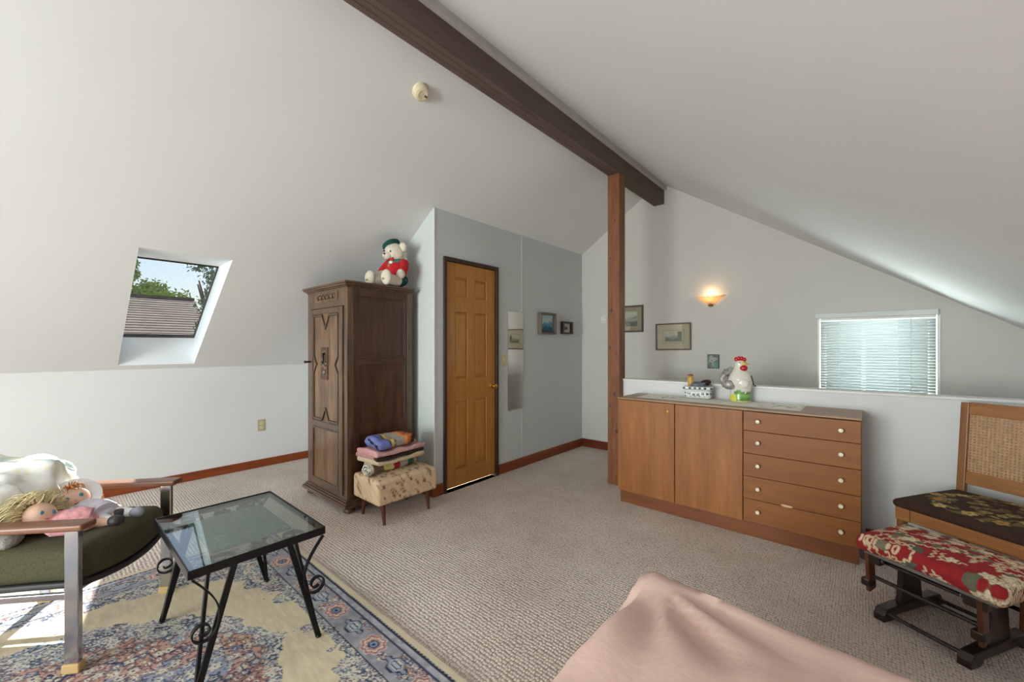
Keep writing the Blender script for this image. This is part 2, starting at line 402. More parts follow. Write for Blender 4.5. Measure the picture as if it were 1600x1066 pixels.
# gable walls, each with a window opening
def gable(name, y, t, hx0, hx1, hz0, hz1, m):
    Mx = basis((0, y, 0), (1, 0, 0), (0, 0, 1), (0, -1, 0)) if t < 0 else basis((0, y+t, 0), (1, 0, 0), (0, 0, 1), (0, -1, 0))
    def zc(x): return min(zl(x), zr(x))+.03
    mb = MB(); h = abs(t)
    def poly(xa, xb, za, zb=None):
        xs = sorted({xa, xb} | ({RX} if xa < RX < xb else set()))
        top = [(x, zc(x) if zb is None else zb) for x in reversed(xs)]
        mb.prism([(xa, za), (xb, za)]+top, h, Mx)
    poly(KX, hx0, -.05); poly(hx1, RKX, -.05); poly(hx0, hx1, -.05, hz0); poly(hx0, hx1, hz1)
    return struct(mb.build(name, m))
WX0, WX1, WZ0, WZ1 = -.31, .416, .72, 1.53
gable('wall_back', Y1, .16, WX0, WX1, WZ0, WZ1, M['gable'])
gable('wall_front', Y0, -.16, -2.965, -.565, .35, 2.25, M['wall'])
# closet box
mb = MB()
def zt(x): return zl(x)+.02
def cw(ya, yb, za, flat=None):
    pts = [(CX-.1, ya), (CX, ya), (CX, yb), (CX-.1, yb)]
    top = [(x, y, (zt(x) if flat is None else flat)) for x, y in pts]
    mb.add([(x, y, za) for x, y in pts]+top, [(3, 2, 1, 0), (4, 5, 6, 7), (0, 1, 5, 4), (1, 2, 6, 5), (2, 3, 7, 6), (3, 0, 4, 7)])
DY0, DY1, DZ = 2.275, 2.938, 2.052
cw(CY, DY0, -.05); cw(DY1, Y1+.05, -.05)
pts = [(CX-.1, DY0), (CX, DY0), (CX, DY1), (CX-.1, DY1)]
mb.add([(x, y, DZ) for x, y in pts]+[(x, y, zt(x)) for x, y in pts], [(3, 2, 1, 0), (4, 5, 6, 7), (0, 1, 5, 4), (1, 2, 6, 5), (2, 3, 7, 6), (3, 0, 4, 7)])
wc = struct(mb.build('wall_closet', M['closet']), 'pale blue-grey panelled closet wall with the oak door')
MB().box((CX, 3.322, .1), (CX+.003, 3.334, 2.468)).build('joint_strip', mat('light_joint_strip', '#d2d4d2', .7), wc, bevel=.001)
MB().box((CX-.002, CY-.002, .1), (CX+.005, CY+.012, 2.46)).build('corner_bead', mat('light_corner_bead', '#dcdcd9', .6), wc)
mb = MB(); mb.prism([(KX, -.05), (CX-.1, -.05), (CX-.1, zt(CX-.1)), (KX, zt(KX))], .1, basis((0, CY+.1, 0), (1, 0, 0), (0, 0, 1), (0, -1, 0)))
struct(mb.build('wall_closet_front', M['closet']), 'narrow closet wall behind the wardrobe')
# half wall by the stairs
HW0 = -1.71
struct(box((HW0, 3.53, 0), (RKX, 3.65, .965)).build('wall_stair', M['wall']), 'white half wall behind the dresser')
struct(box((HW0-.005, 3.522, .965), (RKX, 3.658, .983)).build('trim_1', mat('half_wall_cap', '#e0dfdc', .5), bevel=.004), 'white cap of the half wall')
# baseboards
def bb(name, lo, hi, m): struct(box(lo, hi).build(name, m, bevel=.004), 'reddish brown wooden baseboard')
bb('baseboard_left', (KX, Y0, 0), (KX+.016, CY, .082), M['base'])
bb('baseboard_closet', (CX, 2.962, 0), (CX+.016, Y1, .1), M['base'])
bb('baseboard_closet_corner', (CX, CY-.016, 0), (CX+.016, 2.255, .1), M['base'])
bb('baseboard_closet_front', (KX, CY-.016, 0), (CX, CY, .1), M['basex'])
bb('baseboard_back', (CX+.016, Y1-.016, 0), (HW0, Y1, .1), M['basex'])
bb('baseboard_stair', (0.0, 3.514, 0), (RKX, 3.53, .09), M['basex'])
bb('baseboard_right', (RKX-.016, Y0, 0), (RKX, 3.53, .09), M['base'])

# ridge beam and post
bx0, bx1, bz = -1.822, -1.705, 2.882
bmr = tag(thing('ridge_beam', 'long dark brown wooden beam along the ridge of the ceiling', 'beam', (RX, Y0, bz)))
def bl(lo, hi): return tuple(a-b for a, b in zip(lo, (RX, Y0, bz))), tuple(a-b for a, b in zip(hi, (RX, Y0, bz)))
lo, hi = bl((bx0, Y0-.02, bz+.004), (bx1, Y1, RZ+.06)); MB().box(lo, hi).build('beam_body', M['beam'], bmr, bevel=.004)
for k in range(3):   # laminations on the underside
    w = (bx1-bx0)/3; lo, hi = bl((bx0+k*w+.0012, Y0, bz), (bx0+(k+1)*w-.0012, Y1, bz+.006)); MB().box(lo, hi).build('lamination', M['beam'], bmr, bevel=.0015)
lo, hi = bl((bx1, Y0, RZ-.105), (bx1+.03, Y1, RZ-.045)); MB().box(lo, hi).build('side_fillet', mat('pale_fillet', '#b9b4ad', .7), bmr)
ps = thing('wooden_post', 'square knotty reddish fir post holding the ridge beam', 'post', (-1.765, 3.51, 0))
PM = MB().box((-.06, -.06, 0), (.06, .06, bz)).build('shaft', M['post'], ps, bevel=.006)
kn = mat('dark_knot', '#4f2914', .5)
for (fx, z, rr) in [(-.018, 1.62, .016), (.03, 1.22, .009), (-.034, 1.27, .011), (.01, .84, .014), (-.035, .73, .011), (.036, .50, .016), (-.03, 2.1, .007), (.015, 2.45, .008)]:
    MB().ell((fx, -.0595, z), (rr, .002, rr*1.35), n=12, m=6).build('knot', kn, ps, smooth=60)

# ------------------------------------------------------------------ oak six-panel door
dr = struct(thing('door_1', 'honey oak six-panel door in a dark brown casing', 'door', (CX, 2.606, 0)))
del dr['category']
hw = (DY1-DY0)/2-.018
def dbox(mb, y0, y1, z0, z1, x0, x1): return mb.box((x0, y0, z0), (x1, y1, z1))
mb = MB(); ys = [(-hw, -.2), (-.058, .058), (.19, hw)]; zs = [(.022, .175), (.785, .99), (1.592, 1.73), (1.905, 2.034)]
for a, b in ((-hw, -.202), (-.055, .04), (.193, hw)): dbox(mb, a, b, .022, 2.034, -.04, -.006)
for a, b in zs:
    for ya, yb in ((-.202, -.055), (.04, .193)): dbox(mb, ya, yb, a, b, -.04, -.006)
leafo = mb.build('door_leaf', M['door'], dr, bevel=.004)
for za, zb in ((.175, .785), (.99, 1.592), (1.73, 1.905)):
    for ya, yb in ((-.202, -.055), (.04, .193)):
        p = MB(); i = .028
        o_ = [(-.018, ya, za), (-.018, yb, za), (-.018, yb, zb), (-.018, ya, zb)]
        q_ = [(-.008, ya+i, za+i), (-.008, yb-i, za+i), (-.008, yb-i, zb-i), (-.008, ya+i, zb-i)]
        p.add(o_+q_, [(0, 1, 5, 4), (1, 2, 6, 5), (2, 3, 7, 6), (3, 0, 4, 7), (4, 5, 6, 7)])
        p.add([(-.03, ya, za), (-.03, yb, za), (-.03, yb, zb), (-.03, ya, zb)], [(0, 3, 2, 1)])
        p.build('panel', M['door'], dr)
mb = MB(); cwid = .034
mb.frame([(-hw-.018-cwid+.02, 0), (hw+.018+cwid-.02, 0), (hw+.018+cwid-.02, 2.07), (-hw-.018-cwid+.02, 2.07)],
         [(-hw-.002, 0), (hw+.002, 0), (hw+.002, 2.036), (-hw-.002, 2.036)], .07, basis((-.052, 0, 0), (0, 1, 0), (0, 0, 1), (1, 0, 0)))
mb.build('door_frame', M['doorframe'], dr, bevel=.003)
kb = MB(); kM = basis((0, 0, 0), (0, 1, 0), (0, 0, 1), (1, 0, 0))
kb.lathe([(.03, -.006), (.03, 0), (.022, .006), (.010, .012), (.009, .035), (.02, .042), (.027, .055), (.024, .068), (.012, .075), (0, .076)], (0, .25, .897), 20, kM)
kb.build('door_knob', M['brass'], dr, smooth=40)
for z in (.22, 1.78): MB().box((-.006, -hw-.006, z-.045), (-.002, -hw+.006, z+.045)).cyl((.0, -hw-.002, z-.045), (.0, -hw-.002, z+.045), .006).build('hinge', M['brass'], dr, smooth=40)
add_light('closet_bulb', 'POINT', (-3.15, 2.6, .30), 26, (1, .93, .8), shadow_soft_size=.08)

# ------------------------------------------------------------------ far window and blind
w2 = struct(thing('window_2', 'far gable window behind the blind', 'window', (.053, Y1, WZ0))); del w2['category']
mb = MB(); a, b, c_, d_ = WX0-.053, WX1-.053, 0, WZ1-WZ0
mb.frame([(a, c_), (b, c_), (b, d_), (a, d_)], [(a+.035, c_+.035), (b-.035, c_+.035), (b-.035, d_-.035), (a+.035, d_-.035)], .05, basis((0, .15, 0), (1, 0, 0), (0, 0, 1), (0, -1, 0)))
mb.build('window_frame', M['white_plastic'], w2)
MB().box((a+.03, .12, .03), (b-.03, .126, d_-.03)).build('pane', M['glass'], w2)
MB().box((a+.28, .105, .03), (a+.31, .135, d_-.03)).build('mullion', M['white_plastic'], w2)
for nm, lo, hi in (('side_casing', (a-.016, -.012, -.02), (a, .0, d_)), ('side_casing', (b, -.012, -.02), (b+.02, .0, d_))):
    MB().box(lo, hi).build(nm, M['white_plastic'], w2, bevel=.002)
bl_ = thing('window_blind', 'white horizontal mini blind covering the far gable window', 'blind', (.053, Y1, WZ0))
MB().box((a-.03, -.05, d_), (b+.006, -.002, d_+.045)).build('valance', mat('blind_valance', '#cdd0ce', .5), bl_, bevel=.004)
MB().box((a+.006, -.035, d_-.022), (b-.006, -.008, d_)).build('headrail', M['white_plastic'], bl_, bevel=.002)
def slat_m():
    m, nt, bs = new_mat('translucent_white_slat'); out = nt.nodes['Material Output']
    setin(bs, Roughness=.4); bs.inputs['Base Color'].default_value = lin4('#bdc2c4')
    t = nt.nodes.new('ShaderNodeBsdfTranslucent'); t.inputs[0].default_value = lin4('#d5e2ea')
    mx = nt.nodes.new('ShaderNodeMixShader'); mx.inputs[0].default_value = .05
    nt.links.new(bs.outputs[0], mx.inputs[1]); nt.links.new(t.outputs[0], mx.inputs[2]); nt.links.new(mx.outputs[0], out.inputs[0]); return m
slm = slat_m(); base = None
for k in range(33):
    z = .02+k*.0235
    if base is None:
        mb = MB(); tl = R(-47); L_ = .0145
        prof = [(-L_, -.0022), (-L_*.5, -.0004), (0, .0002), (L_*.5, -.0004), (L_, -.0022)]
        pt = [(y*math.cos(tl)-q*math.sin(tl), y*math.sin(tl)+q*math.cos(tl)) for y, q in prof]
        for i in range(4): mb.add([(a+.006, pt[i][0], pt[i][1]), (b-.006, pt[i][0], pt[i][1]), (b-.006, pt[i+1][0], pt[i+1][1]), (a+.006, pt[i+1][0], pt[i+1][1])], [(0, 1, 2, 3)])
        base = mb.build('slat', slm, bl_, smooth=60, recalc=False); o = base
        sm_ = o.modifiers.new('thick', 'SOLIDIFY'); sm_.thickness = .0006
    else: o = base.copy(); COL.objects.link(o)
    o.location = (0, -.02, z)
for fx in (.19, .70, .80):
    x = a+(b-a)*fx; mb = MB().cyl((x, -.034, .0), (x, -.034, d_), .0012, n=6); mb.build('ladder_cord' if fx != .8 else 'tilt_wand', M['white_plastic'] if fx != .8 else M['steel'], bl_)
# unseen window, added and sized to fill the room with light
w3 = struct(thing('fill_window', 'added wide fill-light window in the gable behind the bed', 'window', (-1.765, Y0, .35))); del w3['category']
mb = MB().frame([(-1.2, 0), (1.2, 0), (1.2, 1.9), (-1.2, 1.9)], [(-1.15, .05), (1.15, .05), (1.15, 1.85), (-1.15, 1.85)], .06, basis((0, -.02, 0), (1, 0, 0), (0, 0, 1), (0, -1, 0)))
mb.box((-.03, -.08, 0), (.03, -.02, 1.9)); mb.build('window_frame', M['white_plastic'], w3)
MB().box((-1.16, -.053, .04), (1.16, -.047, 1.86)).build('pane', M['glass'], w3)

# ------------------------------------------------------------------ wardrobe
wd = thing('wardrobe', 'tall carved dark oak wardrobe standing against the closet wall', 'wardrobe', (-3.335, 1.80, 0))
wx0, wx1, wy0, wy1, wz0, wz1 = -.355, .355, -.30, .29, .10, 1.74
mb = MB()
for x in (wx0, wx1-.055): mb.box((x, wy0, wz0), (x+.055, wy0+.05, wz1))              # front posts
for x in (wx0, wx1-.03): 
    mb.box((x, wy1-.05, wz0), (x+.03, wy1, wz1))
mb.box((wx0+.005, wy1-.012, wz0), (wx1-.005, wy1, wz1)); mb.box((wx0, wy0+.05, wz0), (wx0+.025, wy1, wz1))
mb.box((wx0+.055, wy0, wz0), (wx1-.055, wy0+.03, wz0+.03)); mb.box((wx0+.05, wy0, 1.60), (wx1-.05, wy0+.03, wz1))
mb.box((wx0+.02, wy0+.02, wz0), (wx1-.02, wy1-.01, wz0+.02)); mb.box((wx0+.02, wy0+.01, wz1-.02), (wx1-.02, wy1-.01, wz1))
mb.build('carcass', M['oakdark'], wd, bevel=.004)
# right side: frame with three sunk panels
mb = MB(); sx = wx1
side_z = [(.14, .60), (.665, 1.135), (1.185, 1.675)]
mb.box((sx-.025, wy0+.05, wz0), (sx-.003, wy0+.10, wz1)); mb.box((sx-.025, wy1-.075, wz0), (sx-.003, wy1-.02, wz1))
zz = [wz0]+[q for s_ in side_z for q in s_]+[wz1]
for i in range(0, len(zz), 2): mb.box((sx-.025, wy0+.10, zz[i]), (sx-.003, wy1-.075, zz[i+1]))
mb.build('side_frame', M['oakside'], wd, bevel=.004)
for za, zb in side_z:
    p = MB().box((sx-.022, wy0+.098, za-.004), (sx-.014, wy1-.073, zb+.004)); so = p.build('side_panel', M['oakside'], wd)
    q = MB().frame([(wy0+.10, za), (wy1-.075, za), (wy1-.075, zb), (wy0+.10, zb)], [(wy0+.112, za+.012), (wy1-.087, za+.012), (wy1-.087, zb-.012), (wy0+.112, zb-.012)], .008, basis((sx-.014, 0, 0), (0, 1, 0), (0, 0, 1), (1, 0, 0)))
    q.build('moulding', M['oakside'], so, bevel=.003)
# cornice, base moulding, feet
mb = MB()
for k, (o_, z0, z1) in enumerate([(.004, 1.735, 1.745), (.014, 1.745, 1.755), (.028, 1.755, 1.768), (.036, 1.768, 1.785)]):
    mb.box((wx0-o_, wy0-o_, z0), (wx1+o_, wy1+.005, z1))
mb.build('cornice', M['oakx'], wd, bevel=.004)
mb = MB()
for o_, z0, z1 in [(.036, .05, .075), (.024, .075, .088), (.012, .088, .102)]: mb.box((wx0-o_, wy0-o_, z0), (wx1+o_, wy1, z1))
mb.build('base_moulding', M['oakx'], wd, bevel=.005)
for x in (wx0+.03, wx1-.03):
    for y in (wy0+.03, wy1-.05):
        MB().lathe([(.026, 0), (.04, .008), (.045, .022), (.04, .036), (.03, .042), (.034, .052)], (x, y, 0), 20).build('bun_foot', M['oakdark'], wd, smooth=40)
# door
dw = .295; FY = wy0
dM = basis((0, FY, 0), (1, 0, 0), (0, 0, 1), (0, -1, 0))   # prism: local x=x, y=z, extrude to -y
wdoor = MB(); xo = dw; up0, up1, lo0, lo1 = .66, 1.555, .165, .61; xi = .235
wdoor.box((-xo, FY-.012, .135), (-xi, FY+.012, 1.595)); wdoor.box((xi, FY-.012, .135), (xo, FY+.012, 1.595))
for za, zb in ((.135, lo0), (lo1, up0), (up1, 1.595)): wdoor.box((-xi, FY-.012, za), (xi, FY+.012, zb))
wdo = wdoor.build('door', M['oakdark'], wd, bevel=.004)
pan = MB().box((-xi-.004, FY-.004, up0-.004), (xi+.004, FY+.006, up1+.004)).build('upper_panel', M['oakpanel'], wdo)
MB().box((-xi-.004, FY-.004, lo0-.004), (xi+.004, FY+.006, lo1+.004)).build('lower_panel', M['oakpanel'], wdo)
def notched(i, n=.0):
    """panel outline with pointed notches on every side, inset by i"""
    x, zb, zt_ = xi-i, up0+i, up1-i; zm = 1.135; s = .05
    return [(-x, zb), (-.055, zb), (0, zb+.085), (.055, zb), (x, zb), (x, zm-.065), (x-s, zm), (x, zm+.065), (x, zt_), (.06, zt_), (0, zt_-.095), (-.06, zt_), (-x, zt_), (-x, zm+.065), (-x+s, zm), (-x, zm-.065)]
def offset_ring(poly, d):
    n = len(poly); out = []
    for i in range(n):
        p0, p1, p2 = Vector(poly[i-1]), Vector(poly[i]), Vector(poly[(i+1) % n])
        e1, e2 = (p1-p0).normalized(), (p2-p1).normalized()
        n1, n2 = Vector((-e1.y, e1.x)), Vector((-e2.y, e2.x)); m = (n1+n2)
        m = m/ max(.35, m.length_squared/2) if m.length > .1 else n1
        out.append(tuple(p1+m*d))
    return out
for dd, w_, h_, mm in ((.0, .006, .004, M['black']), (.007, .011, .010, M['oakdark']), (.019, .004, .003, M['black'])):
    ou = offset_ring(notched(.004), dd); inn = offset_ring(ou, w_)
    MB().frame(ou, inn, h_, dM @ Matrix.Translation((0, 0, .002))).build('moulding', mm, wdo)
sq = lambda a, b, c, d: [(a, c), (b, c), (b, d), (a, d)]
MB().frame(sq(-xi, xi, lo0, lo1), sq(-xi+.014, xi-.014, lo0+.014, lo1-.014), .012, dM @ Matrix.Translation((0, 0, .002))).build('moulding', M['oakdark'], wdo, bevel=.004)
# carved frieze
fz = MB().box((-.20, FY-.004, 1.645), (.20, FY+.01, 1.72))
fz.build('frieze', M['oakpanel'], wd)
for k in range(5):
    x = -.13+k*.065; mb = MB()
    sp = [(x+.024*math.cos(t)*(1-t/8), FY-.008, 1.682+.026*math.sin(t)*(1-t/8)) for t in [i*.45 for i in range(13)]]
    mb.tube(sp, .006, 6); mb.ell((x+.03, FY-.006, 1.69), (.006, .006, .024), n=8, m=6); mb.build('carved_scroll', M['oakdark'], wd, smooth=50)
# carved plate with a drop handle
cp = MB().box((-.075, FY-.012, 1.01), (.045, FY+.0, 1.275)).build('carved_plate', M['oakside'], wdo, bevel=.004)
for k in range(14):
    x, z = -.015+random.uniform(-.035, .035), 1.10+random.uniform(0, .15); MB().ell((x, FY-.013, z), (.013, .006, .016), n=8, m=6).build('carved_boss', M['oakdark'], cp, smooth=60)
MB().tube([(-.012, FY-.02, 1.225), (.012, FY-.03, 1.20), (.018, FY-.032, 1.17), (.0, FY-.03, 1.145), (-.02, FY-.025, 1.16)], .006, 8).build('drop_handle', mat('dark_iron_handle', '#2a201a', .35, .7), cp, smooth=60)
MB().lathe([(.016, 0), (.016, .004), (.011, .008), (0, .008)], (-.012, FY-.012, 1.07), 16, basis((0, 0, 0), (1, 0, 0), (0, 0, 1), (0, -1, 0))).build('keyhole_plate', M['steel'], cp, smooth=40)
MB().cyl((-xo+.018, FY-.012, 1.15), (-xo+.018, FY-.05, 1.15), .008).ell((-xo+.018, FY-.056, 1.15), (.016, .008, .012), n=12, m=8).build('knob', mat('dark_turned_knob', '#1d120c', .4), wdo, smooth=50)

# ------------------------------------------------------------------ teddy bear on the wardrobe
tb = thing('teddy_bear', 'cream teddy bear in red jacket and green beret sitting on the wardrobe', 'teddy bear', (-3.06, 1.985, 1.7925), R(20))
fur, jk = M['bear_fur'], M['red']
MB().ell((0, 0, .13), (.085, .075, .125), n=24, m=16).build('body', fur, tb, smooth=80)
MB().ell((0, -.004, .148), (.096, .084, .100), n=24, m=16).build('jacket', jk, tb, smooth=80)
MB().ell((0, -.0, .062), (.102, .09, .062), n=24, m=12).build('trousers', M['greenfelt'], tb, smooth=80)
Hc = Vector((0, 0, 0))
hd = MB().ell(Hc, (.085, .08, .078), n=28, m=18).ell(Hc+Vector((-.012, -.068, -.022)), (.04, .034, .032), n=18, m=12).build('head', fur, tb, smooth=80); hd.location = (-.004, -.02, .292); hd.rotation_euler = (R(6), R(8), R(-4)); hd.scale = (1.1, 1.1, 1.1)
MB().ell(Hc+Vector((.074, .0, .05)), (.036, .016, .036), n=18, m=10).build('ear', fur, hd, smooth=80)
MB().ell(Hc+Vector((-.075, .004, .045)), (.03, .016, .03), n=18, m=10).build('ear', fur, hd, smooth=80)
eyem = mat('black_glass_eye', '#0b0b0b', .15)
for x in (-.04, .022): MB().ell(Hc+Vector((x, -.0735, .01)), (.008, .006, .008), n=12, m=8).build('eye', eyem, hd, smooth=80)
MB().ell(Hc+Vector((-.013, -.1, -.012)), (.011, .006, .008), n=12, m=8).build('nose', mat('brown_nose', '#3a2419', .4), hd, smooth=80)
MB().tube([Hc+Vector((-.013, -.1, -.02)), Hc+Vector((-.013, -.099, -.034)), Hc+Vector((-.024, -.093, -.041))], .0016, 6).build('mouth', mat('mouth_thread', '#3a2419', .6), hd)
hb = MB().ell(Hc+Vector((-.045, .005, .066)), (.07, .075, .026), Matrix.Rotation(R(-38), 3, 'Y'), n=24, m=10).lathe([(.05, -.01), (.054, 0), (.05, .012)], Hc+Vector((-.03, .0, .058)), 20, Matrix.Rotation(R(-38), 3, 'Y'))
hb.build('beret', M['greenfelt'], hd, smooth=60)
for sx_ in (-1, 1):
    sh = Vector((sx_*.085, -.01, .20)); el_ = Vector((sx_*.108, -.045, .145)); ha = Vector((sx_*.098, -.085, .11))
    MB().tube([sh, sh.lerp(el_, .5), el_, el_.lerp(ha, .4)], [.036, .038, .036, .034], 14).ell(sh, (.037, .037, .037)).build('sleeve', jk, tb, smooth=70)
    MB().ell(ha+Vector((0, .01, -.01)), (.035, .036, .042), n=18, m=12).build('paw', fur, tb, smooth=80)
    hp = Vector((sx_*.05, -.05, .046)); ft = Vector((sx_*.082-.035, -.19, .046))
    lg = MB().tube([hp, hp.lerp(ft, .5), ft], [.045, .046, .042], 16).ell(ft+Vector((0, -.008, .012)), (.048, .03, .064), n=20, m=14).build('leg', fur, tb, smooth=70)
    MB().ell(ft+Vector((-.008, -.038, -.006)), (.013, .003, .009), n=10, m=6).build('paw_mark', M['gold'], lg, smooth=70)
for sx_ in (-1, 1):
    MB().grid(lambda u, v, s=sx_: (s*(.012+.055*u)+0.0, -.078+.035*u*u+.01*v, .225-.075*v*(1-u*.55)+.012*u), 6, 6).build('lapel', M['tartan'], tb, smooth=60)
MB().ell((-.004, -.072, .205), (.02, .012, .016)).build('shirt_front', mat('white_shirt', '#dcdad4', .8), tb, smooth=70)
bt = MB()
for sx_ in (-1, 1): bt.add([(-.004, -.094, .228), (-.004+sx_*.034, -.094, .245), (-.004+sx_*.036, -.09, .210), (-.004, -.088, .224), (-.004+sx_*.034, -.08, .243), (-.004+sx_*.036, -.08, .212)], [(0, 1, 2), (3, 5, 4), (0, 3, 4, 1), (1, 4, 5, 2), (2, 5, 3, 0)])
bt.ell((-.004, -.093, .227), (.009, .008, .01), n=10, m=6); bt.build('bow_tie', jk, tb, bevel=.002)
MB().box((-.03, -.086, .165), (-.008, -.082, .195)).build('medal', mat('dull_gold_medal', '#8a6a4a', .5), tb, bevel=.002)

# ------------------------------------------------------------------ footstool and folded blankets
def stoolcol(co):
    x, y = co[:, 0]+co[:, 2]*.7, co[:, 1]+co[:, 2]*.35; c = np.tile(hexc('#d3b797'), (len(co), 1))
    n = vnoise(x*60, y*60, 3); c *= (.94+.1*n)[:, None]
    rnd = random.Random(5)
    for _ in range(420):
        cx, cy = rnd.uniform(-.4, .6), rnd.uniform(-.4, .5); rr = rnd.uniform(.008, .016)
        flower(c, x, y, cx, cy, rr, 4, rnd.choice(['#8d6a4e', '#a17d5c', '#96705a', '#ab8b68']), '#6b4a3c', rot=rnd.uniform(0, 6))
        if rnd.random() < .7: leaf(c, x, y, cx+.016, cy-.01, .015, .004, rnd.uniform(0, 6), '#9a8254')
    return c
fs = thing('footstool', 'low beige floral footstool with tapered walnut legs beside the wardrobe', 'stool', (-2.75, 1.785, 0))
def crown(x, y, z):
    if z > .2: z += .022*(1-(x/.185)**2)*(1-(y/.262)**2)
    return (x, y, z)
MB().rbox((-.18, -.265, .15), (.18, .255, .325), .022, (60, 84, 28), crown, 8).build('cushion', attr_mat('beige_floral_fabric', .9, .25, 300), fs, smooth=60, colfn=stoolcol)
for x in (-1, 1):
    for y in (-1, 1):
        MB().tube([(x*.125, y*.195-.003, .155), (x*.15, y*.195-.005, 0)], [.02, .010], 14).build('leg', M['stoolwood'], fs, smooth=40)
knit = attr_mat('knitted_wool', .95, .7, 220, .008)
def stripes(cols, axis, a, b, jit=.006):
    def f(co):
        t = (co[:, axis]+jit*np.sin(co[:, 2]*90+co[:, 1-axis]*40)-a)/(b-a); c = np.zeros((len(co), 3)); acc = 0; tot = sum(w for _, w in cols)
        for cc, w in cols:
            m = t >= acc/tot; c[m] = hexc(cc); acc += w
        return c*(.92+.12*vnoise(co[:, 0]*90, co[:, 1]*90+co[:, 2]*90, 2))[:, None]
    return f
def folded(name, label, lo, hi, z0, r, cols, axis, rz, loc, layers=1, sag=.012, seed=0):
    t = thing(name, label, 'blanket', loc, rz, None); H = (hi[2]-lo[2])/layers
    for k in range(layers):
        a_, b_ = (lo[0]+.008*k*(-1)**k, lo[1]-.006*k, lo[2]+k*H), (hi[0]-.01*(k % 2), hi[1]+.004*k, lo[2]+(k+1)*H)
        fn = lambda x, y, z: (x+.006*(vn(y*25, z*40, seed)-.5), y+.012*(vn(x*25, z*60+5, seed)-.5), z+sag*(vn(x*14+3, y*14, seed+1)-.5)*(1 if z > a_[2]+.01 else .15))
        MB().rbox(a_, b_, H*.49, (26, 20, 2), fn).build('fold', knit, t, smooth=70, colfn=stripes(cols[k % len(cols)], axis, lo[axis], hi[axis]))
    return t
SZ = .345
# bottom: rolled brown blanket, middle: pink, top: blue/yellow/grey/orange
rb = thing('rolled_blanket', 'brown crocheted blanket with yellow, red and green bands, lowest of the stack', 'blanket', (-2.765, 1.765, SZ), R(0))
def roll(u, v):
    ang = 2*math.pi*v; rr = .042+.004*math.sin(7*u+3)+.003*math.sin(ang*3+u*9); y = -.25+.42*u
    return (.04-.02*u+rr*1.25*math.cos(ang), y, .040+.006*u+rr*math.sin(ang))
MB().grid(roll, 60, 28).build('rolled_fold', knit, rb, smooth=70, colfn=stripes([('#e5ddd0', .6), ('#6f5a48', 1.5), ('#d6cc7c', 1.2), ('#d8cfb8', .25), ('#a8282a', 1.0), ('#b9aca3', 1.2), ('#1d6c58', 1.0), ('#b98f7d', .6)], 1, -.25, .17), recalc=True)
sp = [(.04+.004+(.042-.0055*t)*1.2*math.cos(t*1.6), -.252-.004*math.sin(t*7), .040+(.042-.0055*t)*math.sin(t*1.6)) for t in np.linspace(0, 6.6, 44)]
MB().ribbon(sp, .02, .007, (0, 1, 0)).build('spiral_end', mat('white_brown_yarn', '#d9d0c4', .95, var=.5, vscale=70, bstr=.6, bscale=150), rb, smooth=60)
MB().rbox((-.16, -.17, .0), (.0, .19, .06), .028, (14, 20, 2), lambda x, y, z: (x, y, z+.01*(vn(x*20, y*20, 4)-.5)*(z > .02))).build('under_fold', knit, rb, smooth=70, colfn=stripes([('#cbbfa6', 1), ('#8a7560', .5), ('#cfc3ad', 1)], 0, -.16, .0))
folded('folded_blanket', 'pink knitted blanket edged in dark brown, middle of the stack on the footstool', (-.155, -.21, 0), (.135, .215, .097), 0, .03,
       [[('#cdb899', 1)], [('#b58a88', 5), ('#3a2420', 1)], [('#c88f92', 5), ('#c99a98', 1.0)]], 0, R(3), (-2.77, 1.755, SZ+.072), 3, .04, 3)
folded('folded_blanket', 'blue, yellow, grey and orange striped blanket on top of the stack', (-.11, -.165, 0), (.11, .17, .07), 0, .03,
       [[('#6f78b4', 3.2), ('#2c2a33', .35), ('#d6b970', .8), ('#3a3436', .3), ('#a89c92', 2.6), ('#e0945a', 1.0), ('#b5591f', .9), ('#3b231c', 1.8)]], 1, R(2), (-2.78, 1.745, SZ+.176), 1, .035, 8)

# ------------------------------------------------------------------ dresser
ds_ = thing('dresser', 'long low teak dresser with two doors and five drawers against the half wall', 'dresser', (-.783, 3.31, 0))
X0, X1, F, Bk = -.762, .763, -.19, .20
mb = MB(); mb.box((X0, F, .10), (X0+.018, Bk, .85)); mb.box((X1-.018, F, .10), (X1, Bk, .85)); mb.box((X0+.018, Bk-.01, .10), (X1-.018, Bk, .85)); mb.box((X0+.018, F, .10), (X1-.018, Bk-.01, .118))
for x in (-.301, .155): mb.box((x-.009, F+.002, .118), (x+.009, Bk-.01, .85))
mb.build('body', M['teakv'], ds_)
MB().box((X0-.002, F-.022, .85), (X1+.003, Bk, .864)).build('top', M['teaktop'], ds_, bevel=.0015)
MB().box((X0+.012, F+.005, 0), (X1-.012, Bk, .10)).build('plinth', M['teakp'], ds_)
for xa, xb, lock in ((X0, -.303, True), (-.299, .153, False)):
    o = MB().box((xa+.001, F-.02, .102), (xb-.001, F, .846)).build('door', M['teakv'], ds_, bevel=.0015)
    if lock: MB().lathe([(.008, 0), (.008, .003), (.003, .003), (.003, .001), (0, .001)], (xb-.05, F-.02, .788), 16, basis((0, 0, 0), (1, 0, 0), (0, 0, 1), (0, -1, 0)), sx=.8, sy=1.2).build('lock', M['brass'], o, smooth=40)
zs_ = [.104, .258, .409, .563, .715, .846]
